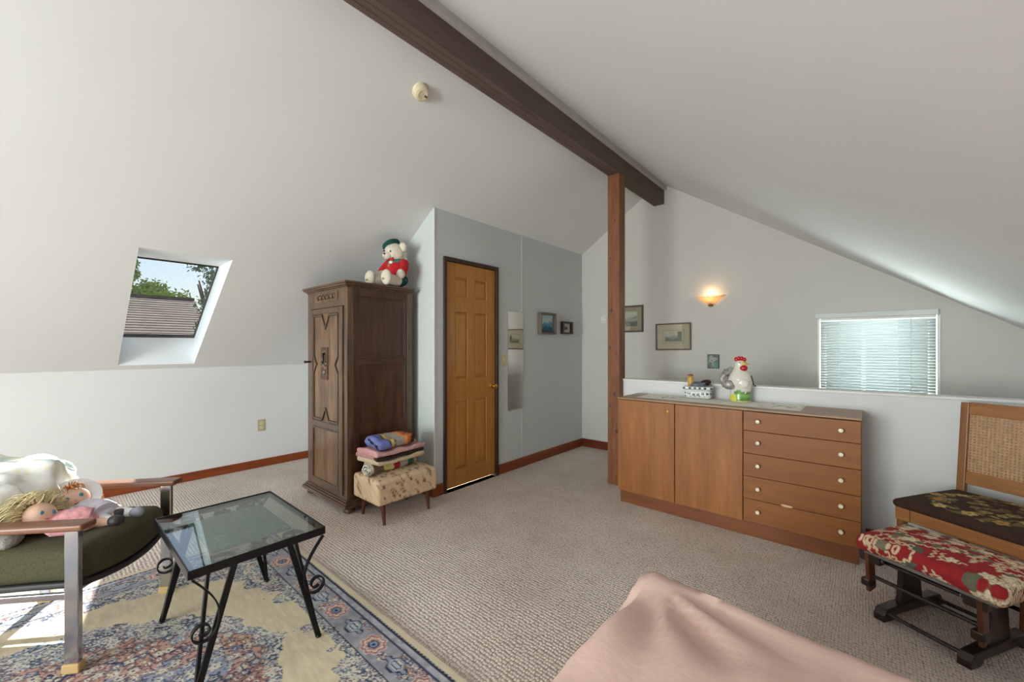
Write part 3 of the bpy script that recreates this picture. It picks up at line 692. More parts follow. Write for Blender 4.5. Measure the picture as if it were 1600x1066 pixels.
for k in range(5):
    o = MB().box((.157, F-.02, zs_[k]+.0015), (X1-.001, F, zs_[k+1]-.0015)).build('drawer', M['teakh'], ds_, bevel=.0015)
    for x in (.245, .672):
        MB().lathe([(.007, 0), (.006, .01), (.012, .016), (.0135, .022), (.011, .028), (0, .029)], (x, F-.02, (zs_[k]+zs_[k+1])/2+.004), 18, basis((0, 0, 0), (1, 0, 0), (0, 0, 1), (0, -1, 0))).build('knob', M['knobw'], o, smooth=40)
    if k == 0: 
        chip = MB().ell((.40, F-.0205, zs_[1]+.004), (.032, .0012, .007), n=16, m=6, bump_=.08).build('veneer_chip', mat('raw_wood_chip', '#d9b48c', .8), o)

# runner with faint print
def runcol(co):
    x, y = co[:, 0], co[:, 1]; c = np.tile(hexc('#f0ebe2'), (len(co), 1)); rnd = random.Random(3)
    for ctr in (-.38, .43):
        for _ in range(16):
            cx, cy = ctr+rnd.gauss(0, .06), rnd.gauss(.0, .05); leaf(c, x, y, cx, cy, rnd.uniform(.015, .03), .006, rnd.uniform(0, 3.1), rnd.choice(['#b3a79a', '#8f8a86', '#a59c90', '#6d6a6a']))
    e = np.minimum(np.minimum(x+.555, .555-x), np.minimum(y+.15, .15-y)); paint(c, (e > .008) & (e < .011), '#cfc6b8'); return c
rn = MB().grid(lambda u, v: (-.555+1.11*u, -.15+.30*v, .0012+.0012*math.sin(u*40)*math.sin(v*9)), 220, 60)
rno = rn.build('table_runner', attr_mat('ivory_runner_cloth', .85), None, smooth=60, colfn=runcol, recalc=False); rno.location = (-.872, 3.347, .8645)
sm_ = rno.modifiers.new('thick', 'SOLIDIFY'); sm_.thickness = .0015; sm_.offset = -1
tag(rno, 'ivory runner with a faint print laid along the dresser top', 'runner')

# hen-lidded ceramic box
bx = thing('hen_box', 'small patterned white ceramic box with a nesting hen on its lid', 'ceramic box', (-1.01, 3.425, .8668), R(10))
def boxcol(co):
    x, z = co[:, 0]*np.cos(0)+co[:, 1]*.6, co[:, 2]; c = np.tile(hexc('#d5dad6'), (len(co), 1)); rnd = random.Random(2)
    for k in range(9):
        cx = -.13+k*.033; flower(c, x, z, cx, .04+.006*rnd.uniform(-1, 1), .013, 3+k % 3, ['#2f4a44', '#3b4a66', '#31413c'][k % 3], '#d5dad6', rot=k)
        leaf(c, x, z, cx+.014, .024, .008, .003, .8, '#41604f')
    return c
MB().rbox((-.098, -.06, 0), (.098, .06, .078), .03, (70, 30, 30)).build('box_body', attr_mat('printed_glaze', .15), bx, smooth=60, colfn=boxcol)
def lidcol(co):
    c = np.tile(hexc('#d9ddd8'), (len(co), 1)); a = np.arctan2(co[:, 1]*1.7, co[:, 0]); paint(c, (np.cos(a*22) > .1) & (np.abs(co[:, 2]-.086) < .008), '#3b4c4a'); return c
MB().rbox((-.108, -.07, .074), (.108, .07, .098), .011, (80, 50, 3)).build('lid', attr_mat('printed_lid_glaze', .15), bx, smooth=60, colfn=lidcol)
hen = MB().ell((-.005, 0, .108), (.075, .04, .028)).build('hen_body', mat('hen_blue_red', '#5d5f68', .3, var=.5, vscale=25), bx, smooth=80)
MB().ell((.045, 0, .122), (.05, .026, .026), Matrix.Rotation(R(-22), 3, 'Y')).build('hen_tail', mat('hen_black_tail', '#2a1716', .3, var=.4, vscale=30), hen, smooth=80)
hh = MB().tube([(-.05, 0, .105), (-.058, 0, .135), (-.058, 0, .158)], [.03, .023, .02], 16).ell((-.06, 0, .162), (.023, .02, .02)).build('hen_neck', mat('hen_ochre', '#c99c4a', .3), hen, smooth=60)
MB().ell((-.062, 0, .182), (.02, .006, .011), bump_=.1).build('comb', mat('hen_dark_red_comb', '#7a1d14', .3), hh, smooth=70)
MB().cyl((-.082, -.0, .16), (-.098, -.002, .157), .006, .001).build('beak', mat('hen_beak', '#8a5a24', .4), hh)
for s_ in (-1, 1): MB().ell((-.066, s_*.0185, .166), (.004, .003, .004), n=8, m=6).build('eye', eyem, hh, smooth=80)

# rooster jar
rs = thing('rooster_jar', 'tall white ceramic rooster jar with red comb and grey tail', 'ceramic rooster', (-.715, 3.435, .8668), R(5))
cer = mat('white_glaze', '#dcd8ce', .15, var=.05, vscale=20)
def rcol(co):
    z = co[:, 2]; c = np.tile(hexc('#dcd8cd'), (len(co), 1)); n = vnoise(co[:, 0]*50, z*40, 2)
    m = (z < .085+.03*(n-.5)) & (co[:, 0] > -.035); c[m] = hexc('#6f9a54')*(0.75+.5*n[m])[:, None]
    paint(c, (z < .055+.02*(n-.5)) & (co[:, 0] <= -.02), '#d9cf5a'); paint(c, (z < .012), '#e4dd96'); return c
prof = [(0, 0), (.062, 0), (.07, .006), (.07, .03), (.066, .06), (.072, .10), (.08, .135), (.082, .155), (.079, .158), (.081, .162), (.074, .19), (.058, .22), (.042, .25), (.036, .275), (.036, .29), (.028, .306), (0, .312)]
P2 = []
for i in range(len(prof)-1):
    for k in range(3): P2.append(tuple(prof[i][j]+(prof[i+1][j]-prof[i][j])*k/3 for j in (0, 1)))
P2.append(prof[-1])
MB().lathe(P2, (0, 0, 0), 64, sx=1.0, sy=.85).build('jar_body', attr_mat('painted_glaze', .15), rs, smooth=60, colfn=rcol)
tl_ = MB()
for k in range(5):
    pa = [(-.055-.012*k*.2, (-.012+.006*k), .10+.01*k), (-.10, (-.012+.006*k), .12+.012*k), (-.122+.006*k, (-.012+.006*k), .17+.012*k), (-.10+.010*k, (-.012+.006*k), .205+.01*k), (-.07+.008*k, (-.012+.006*k), .212+.006*k)]
    tl_.tube(pa, [.018, .024, .022, .017, .008], 10)
tl_.ell((-.062, -.05, .125), (.045, .018, .035), bump_=.05)
tl_.build('tail', mat('grey_feather_glaze', '#8f8b84', .2, var=.45, vscale=40), rs, smooth=70)
MB().ell((.02, -.062, .14), (.04, .010, .034), bump_=.08).build('wing', cer, rs, smooth=70)
cb = MB()
for k in range(4): cb.ell((-.026+.018*k, 0, .318+.008*math.sin(k*1.1)), (.014, .009, .017), n=12, m=8)
cb.build('comb', mat('red_glaze', '#b80f18', .15), rs, smooth=80)
MB().ell((.026, -.03, .252), (.026, .014, .022), bump_=.03).ell((.022, .03, .252), (.026, .014, .022)).build('wattle', mat('red_wattle_glaze', '#b51019', .15), rs, smooth=80)
MB().ell((.024, -.01, .285), (.022, .024, .016)).build('cheek', mat('yellow_glaze', '#d9c46c', .2), rs, smooth=80)
MB().cyl((.036, -.012, .288), (.068, -.018, .28), .009, .001).build('beak', mat('ochre_beak', '#c79a38', .25), rs, smooth=60)
for s_ in (-1,): MB().ell((.0, -.031, .294), (.004, .003, .004), n=8, m=6).build('eye', eyem, rs, smooth=80)
MB().tube([(.072, -.01, .20), (.082, -.012, .17), (.088, -.012, .135), (.094, -.012, .125)], .004, 6).ell((.1, -.012, .124), (.007, .005, .005)).build('spoon_cord', mat('black_tip_cord', '#2b2a2a', .5), rs, smooth=60)

# ------------------------------------------------------------------ pictures, tiles, mirror, switches, sconce, detector
def picture(name, label, wall, ctr, w, h, depth, fw, fmat, artfn, mat_w=0, matc='#c9bfae', glass=True, tilt=0, line=None):
    if wall == 'back': t = thing(name, label, 'picture', (ctr[0], Y1, ctr[1]-h/2)); Bm = basis((0, 0, h/2), (1, 0, 0), (0, 0, 1), (0, -1, 0))
    else: t = thing(name, label, 'picture', (CX, ctr[0], ctr[1]-h/2)); Bm = basis((0, 0, h/2), (0, 1, 0), (0, 0, 1), (1, 0, 0))
    Bm = Bm @ Matrix.Rotation(R(tilt), 4, 'Z')
    s4 = lambda a, b: [(-a, -b), (a, -b), (a, b), (-a, b)]
    MB().frame(s4(w/2, h/2), s4(w/2-fw, h/2-fw), depth, Bm @ Matrix.Translation((0, 0, .001))).build('frame', fmat, t, bevel=.003)
    MB().prism(s4(w/2-fw, h/2-fw), .004, Bm @ Matrix.Translation((0, 0, .002))).build('backing', mat('backing_card', matc, .9, var=.03), t)
    aw, ah = w/2-fw-mat_w, h/2-fw-mat_w*.95
    if line: MB().frame(s4(aw+.02, ah+.018), s4(aw+.017, ah+.015), .0006, Bm @ Matrix.Translation((0, 0, .006))).build('mount_line', mat('mount_line_ink', line, .8), t)
    inv = Bm.inverted(); A_ = np.array(inv)
    def cf(co):
        q = co @ A_[:3, :3].T + A_[:3, 3]; return artfn(q[:, 0]/aw, q[:, 1]/ah)
    art = MB().grid(lambda u, v: tuple(Bm @ Vector(((2*u-1)*aw, (2*v-1)*ah, .0068))), 60, 60)
    art.build('print', attr_mat('art_print', .6), t, colfn=cf)
    if glass: MB().prism(s4(w/2-fw, h/2-fw), .001, Bm @ Matrix.Translation((0, 0, depth-.006))).build('glass', M['picglass'], t)
    return t
def landscape(sky, hill, water, ground, hz=.1, seed=1, dark=None):
    def f(x, y):
        c = np.tile(hexc(sky), (len(x), 1)); n = vnoise(x*4+seed, y*4, seed); n2 = vnoise(x*14, y*14, seed)
        c *= (.9+.2*n2)[:, None]
        paint(c, y < hz+.35*(n-.4)+.15*x, hill); paint(c, y < hz-.15, water); 
        m = y < -.35+.3*(n-.5); c[m] = hexc(ground)*(.7+.6*n2[m])[:, None]
        if dark: paint(c, (x > .45+.15*n2) & (y > -.4+.3*n2), dark)
        return c
    return f
def mini_art(x, y):
    c = np.tile(hexc('#d3cec4'), (len(x), 1)); n = vnoise(x*9, y*9, 2); paint(c, (np.hypot(x/.45, (y+.05)/.4)+.5*(n-.5)) < 1, '#8a847c'); paint(c, (np.hypot(x/.3, (y+.1)/.22)+.6*(n-.5)) < 1, '#4c4842'); return c
pf = mat('walnut_frame', '#5d4a3c', .5); pf2 = mat('brown_frame', '#4a3830', .5); pf3 = mat('grey_brown_shadow_frame', '#6a5d52', .5); pf4 = mat('black_brown_frame', '#2c2019', .4)
picture('framed_print', 'framed mountain landscape print half hidden behind the wooden post', 'back', (-2.10, 1.61), .31, .315, .02, .018, pf2, landscape('#c6c8c0', '#8c9490', '#a7aca6', '#6d6f68', .2, 2), .055, '#ab9f95')
picture('framed_print', 'framed harbour print with a wide cream mat below the wall sconce', 'back', (-1.605, 1.392), .385, .298, .02, .014, pf, landscape('#c8c8bc', '#9ba398', '#8f958c', '#6e7168', .1, 5, '#565c52'), .085, '#cbc2b2', tilt=.6, line='#6d665c')
picture('framed_seascape', 'small deep-framed blue seascape on the closet wall', 'closet', (3.755, 1.545), .30, .245, .05, .02, pf3, landscape('#b9d3d6', '#6f9fb5', '#4f8fa8', '#2f5a74', .1, 7), 0, '#3a5a6a', glass=False)
picture('framed_miniature', 'smallest dark-framed miniature on the closet wall near the corner', 'closet', (4.165, 1.51), .215, .15, .045, .02, pf4, mini_art, .0, '#c9c4ba', glass=False)
def tile(name, label, ctr, fn):
    t = thing(name, label, 'tile', (ctr[0], Y1, ctr[1]-.073))
    MB().box((-.056, -.016, 0), (.056, -.001, .146)).build('slab', mat('slate_tile', '#39403a', .6), t, bevel=.003)
    MB().grid(lambda u, v: (-.05+.1*u, -.0165, .006+.134*v), 50, 60).build('relief_face', attr_mat('tile_paint', .5), t, colfn=fn)
def t1(co):
    x, z = co[:, 0], co[:, 2]-.073; c = np.tile(hexc('#5e665c'), (len(co), 1)); c *= (.7+.6*vnoise(x*60, z*60, 1))[:, None]
    for a_, b_, r_ in ((-.012, .01, .03), (.018, .024, .02), (-.02, .045, .018), (.005, -.03, .02)): flower(c, x, z, a_, b_, r_, 5, '#8f9a8c', '#2f352f', rot=a_*90)
    paint(c, (x > .012) & (z < -.012), '#4f7a78'); return c
def t2(co):
    x, z = co[:, 0], co[:, 2]-.073; c = np.tile(hexc('#4d514b'), (len(co), 1)); c *= (.7+.6*vnoise(x*60, z*60, 4))[:, None]
    flower(c, x, z, -.01, .01, .035, 6, '#8d9088', '#3a3d38'); return c
tile('slate_tile', 'small slate tile with painted pale flowers above the hen box', (-1.193, 1.128), t1)
tile('slate_tile', 'small grey slate tile partly hidden behind the rooster jar', (-1.034, .978), t2)
mr = thing('wall_mirror', 'tall narrow frameless mirror on the closet wall beside the door', 'mirror', (CX, 3.225, .625))
MB().box((.001, -.124, 0), (.006, .124, 1.02)).build('mirror_glass', M['mirror'], mr, bevel=.0015)
for y in (-.1, .1):
    for z in (0, 1.02): MB().box((.0, y-.01, z-.008), (.009, y+.01, z+.008)).build('clip', M['chrome'], mr, bevel=.002)
sw = thing('light_switch', 'beige light switch plate between the oak door and the mirror', 'light switch', (CX, 3.032, 1.085))
MB().box((0, -.036, 0), (.006, .036, .122)).build('plate', M['almond'], sw, bevel=.003); MB().box((.005, -.006, .05), (.013, .006, .072)).build('toggle', M['almond2'], sw, bevel=.002)
ol = thing('wall_outlet', 'almond electrical outlet low on the white knee wall', 'outlet', (KX, 1.497, .382))
MB().box((0, -.036, 0), (.006, .036, .122)).build('plate', mat('olive_beige_plate', '#b5ab86', .5), ol, bevel=.003)
for z in (.022, .068):
    so = MB().rbox((.004, -.017, z), (.009, .017, z+.032), .004, (4, 4, 4)).build('socket', M['almond2'], ol, smooth=50)
    for y in (-.007, .007): MB().box((.0088, y-.0015, z+.012), (.0094, y+.0015, z+.024)).build('slot', M['dark'], so)
th = thing('wall_thermostat', 'tiny round white wall dial left of the wooden post', 'dial', (-2.455, Y1, 1.575))
MB().box((-.034, -.008, 0), (.034, -.0005, .085)).build('plate', M['white_plastic'], th, bevel=.002)
MB().lathe([(.026, 0), (.026, .012), (.02, .016), (0, .016)], (0, -.008, .043), 20, basis((0, 0, 0), (1, 0, 0), (0, 0, 1), (0, -1, 0))).build('dial', M['white_plastic'], th, smooth=40)
# sconce
sc_ = thing('wall_sconce', 'lit wall sconce with a flared frosted glass shade', 'wall lamp', (-1.215, Y1, 1.70))
shm, nt, bs = new_mat('frosted_amber_glass'); out = nt.nodes['Material Output']; bs.inputs['Base Color'].default_value = lin4('#f2dfc0'); setin(bs, Roughness=.5)
trn = nt.nodes.new('ShaderNodeBsdfTranslucent'); trn.inputs[0].default_value = lin4('#f6e3c2'); mx = nt.nodes.new('ShaderNodeMixShader'); mx.inputs[0].default_value = .6
nt.links.new(bs.outputs[0], mx.inputs[1]); nt.links.new(trn.outputs[0], mx.inputs[2]); nt.links.new(mx.outputs[0], out.inputs[0])
def shade(u, v):
    a_ = math.pi*u; r_ = v; x = -.142*math.cos(a_)*(.12+.88*r_); y = -.008-.10*math.sin(a_)*(.12+.88*r_)
    return (x, y, .010+.082*r_**.95+.016*abs(math.cos(a_))**3*r_**2)
sho = MB().grid(shade, 40, 12).build('shade', shm, sc_, smooth=70, recalc=False); q = sho.modifiers.new('thick', 'SOLIDIFY'); q.thickness = .004
MB().ell((0, -.022, .012), (.026, .022, .014)).build('finial', mat('brass_finial', '#8a6a34', .35, .9), sc_, smooth=70)
MB().box((-.035, -.006, .02), (.035, -.0005, .12)).build('back_plate', M['brass'], sc_, bevel=.004)
MB().cyl((0, -.006, .05), (0, -.045, .05), .012).build('lamp_holder', M['brass'], sc_)
bm_, nt, bs = new_mat('bulb_glow'); setin(bs, Emission_Strength=3.0); bs.inputs['Emission Color'].default_value = (1, .72, .38, 1)
MB().ell((0, -.048, .082), (.022, .022, .03)).build('bulb', bm_, sc_, smooth=80)
add_light('sconce_bulb_light', 'POINT', (-1.215, Y1-.05, 1.825), .55, (1, .62, .30), shadow_soft_size=.03)
# smoke detector on the left slope
sd = thing('smoke_detector', 'round cream smoke detector on the left sloping ceiling', 'smoke detector', (-2.123, 1.55, zl(-2.123))); sd.rotation_euler = Vector((SL, 0, -1)).to_track_quat('Z', 'Y').to_euler()
MB().lathe([(.054, -.001), (.056, .004), (.05, .012), (.05, .03), (.044, .04), (.03, .045), (.02, .041), (.012, .041), (0, .042)], (0, 0, 0), 32).build('housing', M['almond2'], sd, smooth=35)
for k in range(3): MB().box((.016+.007*k, -.006, .0405), (.019+.007*k, .006, .0465)).build('vent_slot', M['dark'], sd)
# ------------------------------------------------------------------ rug
RCX, RCY, RHW, RHL = -1.92, -.60, 1.18, 1.645
PAL_B = ['#5f6b7e', '#8290a0', '#93929e', '#bdb8ae', '#746a74', '#9b9ca3', '#4c566a', '#aba3a4', '#c4bcae', '#8d828a']
PAL_R = ['#976460', '#a8837a', '#74727f', '#b9ae9f', '#846360', '#9397a0', '#a67a64', '#bfb3a5', '#64656f']
def florets(c, m, x, y, size, pal, bg, seed):
    """fills mask m with small outlined blossoms"""
    xs_, ys_ = x[m]/size, y[m]/size; xi, yi = np.floor(xs_), np.floor(ys_)
    best = np.full(len(xs_), 9.0); bid = np.zeros(len(xs_)); ba = np.zeros(len(xs_))
    def h(a, b, k): return np.modf(np.abs(np.sin(a*127.1+b*311.7+k*57.3+seed)*43758.5453))[0]
    for dx in (-1, 0, 1):
        for dy in (-1, 0, 1):
            a, b = xi+dx, yi+dy; px, py = a+.2+.6*h(a, b, 1), b+.2+.6*h(a, b, 2)
            d = np.hypot(xs_-px, ys_-py); an = np.arctan2(ys_-py, xs_-px); d = d*(1+.22*np.cos(5*an+6*h(a, b, 4)))
            k = d < best; best[k] = d[k]; bid[k] = h(a, b, 3)[k]
    P_ = np.array([hexc(q) for q in pal]); cc = P_[(bid*len(pal)).astype(int) % len(pal)]
    out = np.tile(hexc(bg), (len(xs_), 1))
    out[best < .52] = hexc('#3b3f58'); k = best < .43; out[k] = cc[k]; out[best < .2] = hexc('#d8cfbe'); k = best < .11; out[k] = hexc('#4a4a68')
    c[m] = out
def rugcol(co):
    x, y = co[:, 0], co[:, 1]; ax, ay = np.abs(x), np.abs(y)
    n1 = vnoise(x*14, y*14, 1); n2 = vnoise(x*45, y*45, 2)
    c = np.tile(hexc('#d0c0a4'), (len(co), 1)); c *= (.955+.09*vnoise(x*25, y*110, 5))[:, None]
    e = np.minimum(RHW-ax, RHL-ay); hx = RHW-.235; hy = RHL-.235
    wob = .03*np.sin(x*38)*np.sin(y*33)+.03*(n2-.5)+.05*(n1-.5)
    # corner spandrels
    depth = np.interp(ax, [.0, .2, .35, .53, .68, .78, .88, .95], [0, 0, .075, .09, .17, .28, .62, .95])
    sp = (e > .21) & (hy-ay < depth+wob*1.4*(depth > .01))
    florets(c, sp, x, y, .034, PAL_B, '#cfc7b6', 11)
    # centre medallion
    yy = ay; hwid = np.interp(yy, [0, .35, .6, .8, 1.03, 1.15, 1.22, 1.29], [.62, .74, .72, .66, .5, .36, .14, .02])
    md = hwid-ax+wob*1.2
    florets(c, (md > 0) & (e > .21), x, y, .036, PAL_B, '#c9c4ba', 3)
    florets(c, (md > .16) & (e > .21), x, y, .042, PAL_R, '#b98f82', 7)
    inner = (md > .30) & (md < .31); paint(c, inner, '#2c3150')
    florets(c, md > .42, x, y, .05, PAL_B, '#8f93a8', 9)
    # border
    paint(c, e < .225, '#9c9a9f'); florets(c, (e < .225) & (e > .198), x, y, .022, PAL_B, '#bdb9b6', 21)
    m = (e < .198) & (e > .07); c[m] = hexc('#93919a')*(.9+.22*n2[m])[:, None]
    florets(c, m & (n1 > .58), x, y, .022, PAL_R, '#a9a3aa', 23)
    paint(c, (e < .2) & (e > .194), '#23263c'); paint(c, (e < .075) & (e > .069), '#3d3f58')
    m = (e < .069) & (e > .04); c[m] = hexc('#a09fa8')*(.85+.3*n2[m])[:, None]
    along = np.where(RHL-ay < RHW-ax, x, y); k = .17; cell = np.floor(along/k+.5); t = along-cell*k; s_ = e-.133
    odd = (cell.astype(int) % 2) == 0
    # round rosettes and pointed cartouches along the border
    d1 = np.hypot(t/.062, s_/.052)*(1+.10*np.cos(8*np.arctan2(s_, t))); 
    for lim, cc in ((1.0, '#c9b8ae'), (.9, '#a06d6b'), (.72, '#d3c9ba'), (.6, '#b98a80'), (.42, '#20304a'), (.3, '#7e97b0'), (.14, '#27304a')): paint(c, odd & (d1 < lim), cc)
    d2 = np.abs(t)/.075+np.abs(s_)/.042+.12*np.cos(t*160)
    for lim, cc in ((1.0, '#1f3148'), (.84, '#8b93a6'), (.6, '#c9c3ba'), (.45, '#26354f'), (.3, '#a7b3c0')): paint(c, (~odd) & (d2 < lim), cc)
    paint(c, (e < .04) & (e > .032) , '#26293a'); paint(c, (e <= .044) & (e > .026) & (np.cos(along*2*math.pi/.02) > .3), '#26293a')
    paint(c, e < .026, '#cfc0a6')
    return np.clip(c, 0, 1)
xs_ = np.linspace(-RHW, RHW, 460); ys_ = np.concatenate([np.linspace(-RHL, .40, 60)[:-1], np.linspace(.40, RHL, 252)])
gx, gy = np.meshgrid(xs_, ys_, indexing='ij'); nx, ny = gx.shape
gz = .010+.0015*vnoise(gx*30, gy*30, 1)
V = np.stack([gx, gy, gz], -1).reshape(-1, 3); I = np.arange(nx*ny).reshape(nx, ny)
Fq = np.stack([I[:-1, :-1], I[1:, :-1], I[1:, 1:], I[:-1, 1:]], -1).reshape(-1, 4)
mb = MB(); mb.v = [tuple(v) for v in V]; mb.f = [tuple(f) for f in Fq.tolist()]
ring = list(I[:, 0])+list(I[-1, 1:])+list(I[-2::-1, -1])+list(I[0, -2:0:-1]); n0 = len(mb.v)
mb.v += [(V[i][0], V[i][1], 0.0005) for i in ring]; k = len(ring)
mb.f += [(int(ring[(i+1) % k]), int(ring[i]), n0+i, n0+(i+1) % k) for i in range(k)]
rug = mb.build('area_rug', attr_mat('woollen_rug_pile', .95, .35, 420, .003), None, smooth=50, colfn=rugcol, recalc=False); rug.location = (RCX, RCY, 0)
tag(rug, 'cream oriental rug with blue-grey floral border and centre medallion', 'rug')

# ------------------------------------------------------------------ iron and glass side table
RT = .012
tbx, tby, hwx, hwy, tz = -2.12, .56, .335, .24, .49
it = thing('side_table', 'black wrought iron side table with a scrolled glass top', 'table', (tbx, tby, RT))
tz -= RT
fr = MB().frame(sq(-hwx, hwx, -hwy, hwy), sq(-hwx+.006, hwx-.006, -hwy+.006, hwy-.006), .032, Matrix.Translation((0, 0, tz-.030)))
fr.frame(sq(-hwx+.004, hwx-.004, -hwy+.004, hwy-.004), sq(-hwx+.024, hwx-.024, -hwy+.024, hwy-.024), .004, Matrix.Translation((0, 0, tz-.012)))
fr.build('frame', M['iron'], it, bevel=.0015)
MB().box((-hwx+.007, -hwy+.007, tz-.0075), (hwx-.007, hwy-.007, tz-.0015)).build('glass_top', M['tableglass'], it)
def etched():
    m, nt, b = new_mat('etched_glass_panel'); setin(b, Roughness=.25); b.inputs['Base Color'].default_value = lin4('#5d6f6c')
    v = texco(nt); w = nt.nodes.new('ShaderNodeTexNoise'); w.inputs['Scale'].default_value = 16; w.inputs['Detail'].default_value = 4; w.inputs['Distortion'].default_value = 2.5; nt.links.new(v, w.inputs[0])
    lines = ramp(nt, w.outputs['Fac'], [(.60, '#93a39f'), (.635, '#e6ece9'), (.655, '#93a39f')]); nt.links.new(lines, b.inputs['Base Color']); bump(nt, b, w.outputs['Fac'], .5, .01); return m
MB().rbox((-.20, -.145, tz-.018), (.205, .15, tz-.009), .003, (8, 8, 2)).build('etched_panel', etched(), it, smooth=40)
def spiral(c, r0, r1, a0, a1, n=36): return [(c[0]+(r0+(r1-r0)*i/n)*math.cos(a0+(a1-a0)*i/n), c[1]+(r0+(r1-r0)*i/n)*math.sin(a0+(a1-a0)*i/n)) for i in range(n+1)]
zz_ = tz-.022
for sx_ in (-1, 1):   # scrollwork under the glass at both ends
    for sy_ in (-1, 1):
        pts_ = spiral((sx_*.262, sy_*.125), .062, .014, R(-90), R(430)); MB().ribbon([(x, y*1.0, zz_) for x, y in pts_], .014, .006, (0, 0, 1)).build('scroll', M['iron'], it, smooth=50)
    for k in range(5):
        a_ = R(72*k); MB().ell((sx_*.262+.018*math.cos(a_), .018*math.sin(a_), zz_), (.022, .009, .008), Matrix.Rotation(a_, 3, 'Z'), n=12, m=6).build('leaf', M['iron'], it, smooth=60)
for sx_ in (-1, 1):
    for sy_ in (-1, 1):
        foot = (sx_*.317, sy_*.217, .004); top1 = (sx_*(.335-.125), sy_*(.24-.09), tz-.02); top2 = (sx_*(.335-.012), sy_*(.24-.145), tz-.02)
        lg = MB().bar(foot, top1, .021, .011, (0, 1, 0)).bar(foot, top2, .021, .011, (1, 0, 0)); lg.ell((foot[0], foot[1], .006), (.013, .013, .008), n=10, m=6)
        lo_ = lg.build('leg', M['iron'], it)
        X_ = sx_*(hwx-.006)
        p0 = Vector((hwy-.012, tz-.03)); pts_ = []
        for i in range(15):
            t = i/14; pts_.append((p0.x-.088*math.sin(t*math.pi*.62)**1.0+.01*t, p0.y-.20*t))
        c0 = (pts_[-1][0]+.042, pts_[-1][1]+.004)
        pts_ += spiral(c0, .042, .012, R(183), R(183+500), 44)[1:]
        MB().ribbon([(X_+sx_*.010, sy_*y, z) for y, z in pts_], .018, .005, (1, 0, 0)).build('scroll', M['iron'], lo_, smooth=50)

# ------------------------------------------------------------------ armchair
ac = thing('armchair', 'olive upholstered armchair with chrome legs and teak arms by the side table', 'armchair', (-2.704, .030, RT), R(139.1))
AZ = .595-RT
for sx_ in (-1, 1):
    x = sx_*.258
    for y in (-.27, .27):
        lo_ = MB().box((x-.011, y-.024, .035), (x+.011, y+.024, AZ-.024)).build('leg', M['chrome'], ac, bevel=.003)
        MB().box((x-.017, y-.03, 0), (x+.017, y+.03, .036)).build('foot', M['tan'], lo_, bevel=.004)
    am = MB().rbox((x-.036, -.325, AZ-.026), (x+.036, .33, AZ), .008, (2, 10, 2)); am.build('arm', M['chair_wood'], ac, smooth=50)
    MB().box((x-.008, -.25, .285), (x+.008, .25, .31)).build('side_rail', M['chrome'], ac, bevel=.002)
MB().box((-.25, -.25, .285), (.25, -.225, .31)).box((-.25, .225, .285), (.25, .25, .31)).build('cross_rail', M['chrome'], ac, bevel=.002)
def seatw(x, y, z):
    bow = -.045*(1-(x/.24)**2) if y < 0 else 0
    return (x, y+bow*min(1, -y/.28), z-.028*max(0, (y+.1))*1.2+(.018*(1-(x/.24)**2) if z > .40 else -.02*(1-(x/.24)**2)))
MB().rbox((-.24, -.275, .335), (.24, .25, .465), .045, (12, 14, 4), seatw).build('seat_cushion', M['green'], ac, smooth=60)
MB().rbox((-.238, -.27, .312), (.238, .25, .338), .01, (10, 10, 1), lambda x, y, z: (x, y+(-.045*(1-(x/.24)**2)*min(1, -y/.28) if y < 0 else 0), z-.03*max(0, y+.1)-.02*(1-(x/.24)**2))).build('seat_pan', mat('black_seat_pan', '#2b2a2a', .6), ac, smooth=50)
for k in range(4): MB().cyl((-.2+.13*k, -.20, .296), (-.2+.13*k, -.20, .268), .009).build('stud', mat('black_stud', '#1a1a1a', .5), ac)
bk = MB().rbox((-.24, -.05, 0), (.24, .05, .36), .04, (10, 4, 8), lambda x, y, z: (x, .30+y+z*.55, .36+z*.86)); bk.build('back_cushion', M['green'], ac, smooth=60)

# white blanket bundled over the back
def bundcol(co):
    x, y, z = co.T; c = np.tile(hexc('#ebeae6'), (len(co), 1)); n = vnoise(x*9+z*16, y*9+z*4, 3); n2 = vnoise(x*26+z*30, y*20, 6)
    m = (n > .74); c[m] = hexc('#cfdedb'); m = (n2 > .80); c[m] = hexc('#eae5cc'); m = (n < .17); c[m] = hexc('#b7cdd2'); return c
def bundw(x, y, z):
    t = (z-.44)/.3; yy = y+.10*t
    w = .014*math.sin(x*60+z*30+2*math.sin(y*14))+.012*math.sin(x*33-z*50+y*20+1)+.04*(vn(x*13+4, z*13+y*9, 5)-.5)+.02*(vn(x*34, z*30+y*20, 7)-.5)
    zz2 = z+(.05*math.exp(-((x-.14)/.13)**2)-.02*math.exp(-((x+.25)/.1)**2))*max(0, t)
    return (x+.02*(vn(y*12, z*12, 9)-.5), yy-w*(1-.3*t), zz2+w*.7*max(0, t))
bn = MB().rbox((-.225, -.005, .435), (.224, .38, .715), .11, (60, 34, 32), bundw)
bno = bn.build('white_blanket', attr_mat('white_printed_cotton', .9, .2, 60, .006), None, smooth=80, colfn=bundcol)
bno.location = ac.location; bno.rotation_euler = ac.rotation_euler
tag(bno, 'rumpled white printed blanket heaped on the back of the armchair', 'blanket')
CHL, CHR = tuple(ac.location), ac.rotation_euler.z
def onchair(name, label, cat, x, y, z, rz=0):
    p = Vector(CHL)+Matrix.Rotation(CHR, 3, 'Z') @ Vector((x, y, z)); return thing(name, label, cat, p, CHR+rz)
skin = mat('doll_skin', '#e3b9a2', .6); hairb = mat('blonde_doll_hair', '#dccda4', .8, var=.35, vscale=30); hairr = mat('ginger_doll_hair', '#c08a58', .8, var=.3, vscale=30)
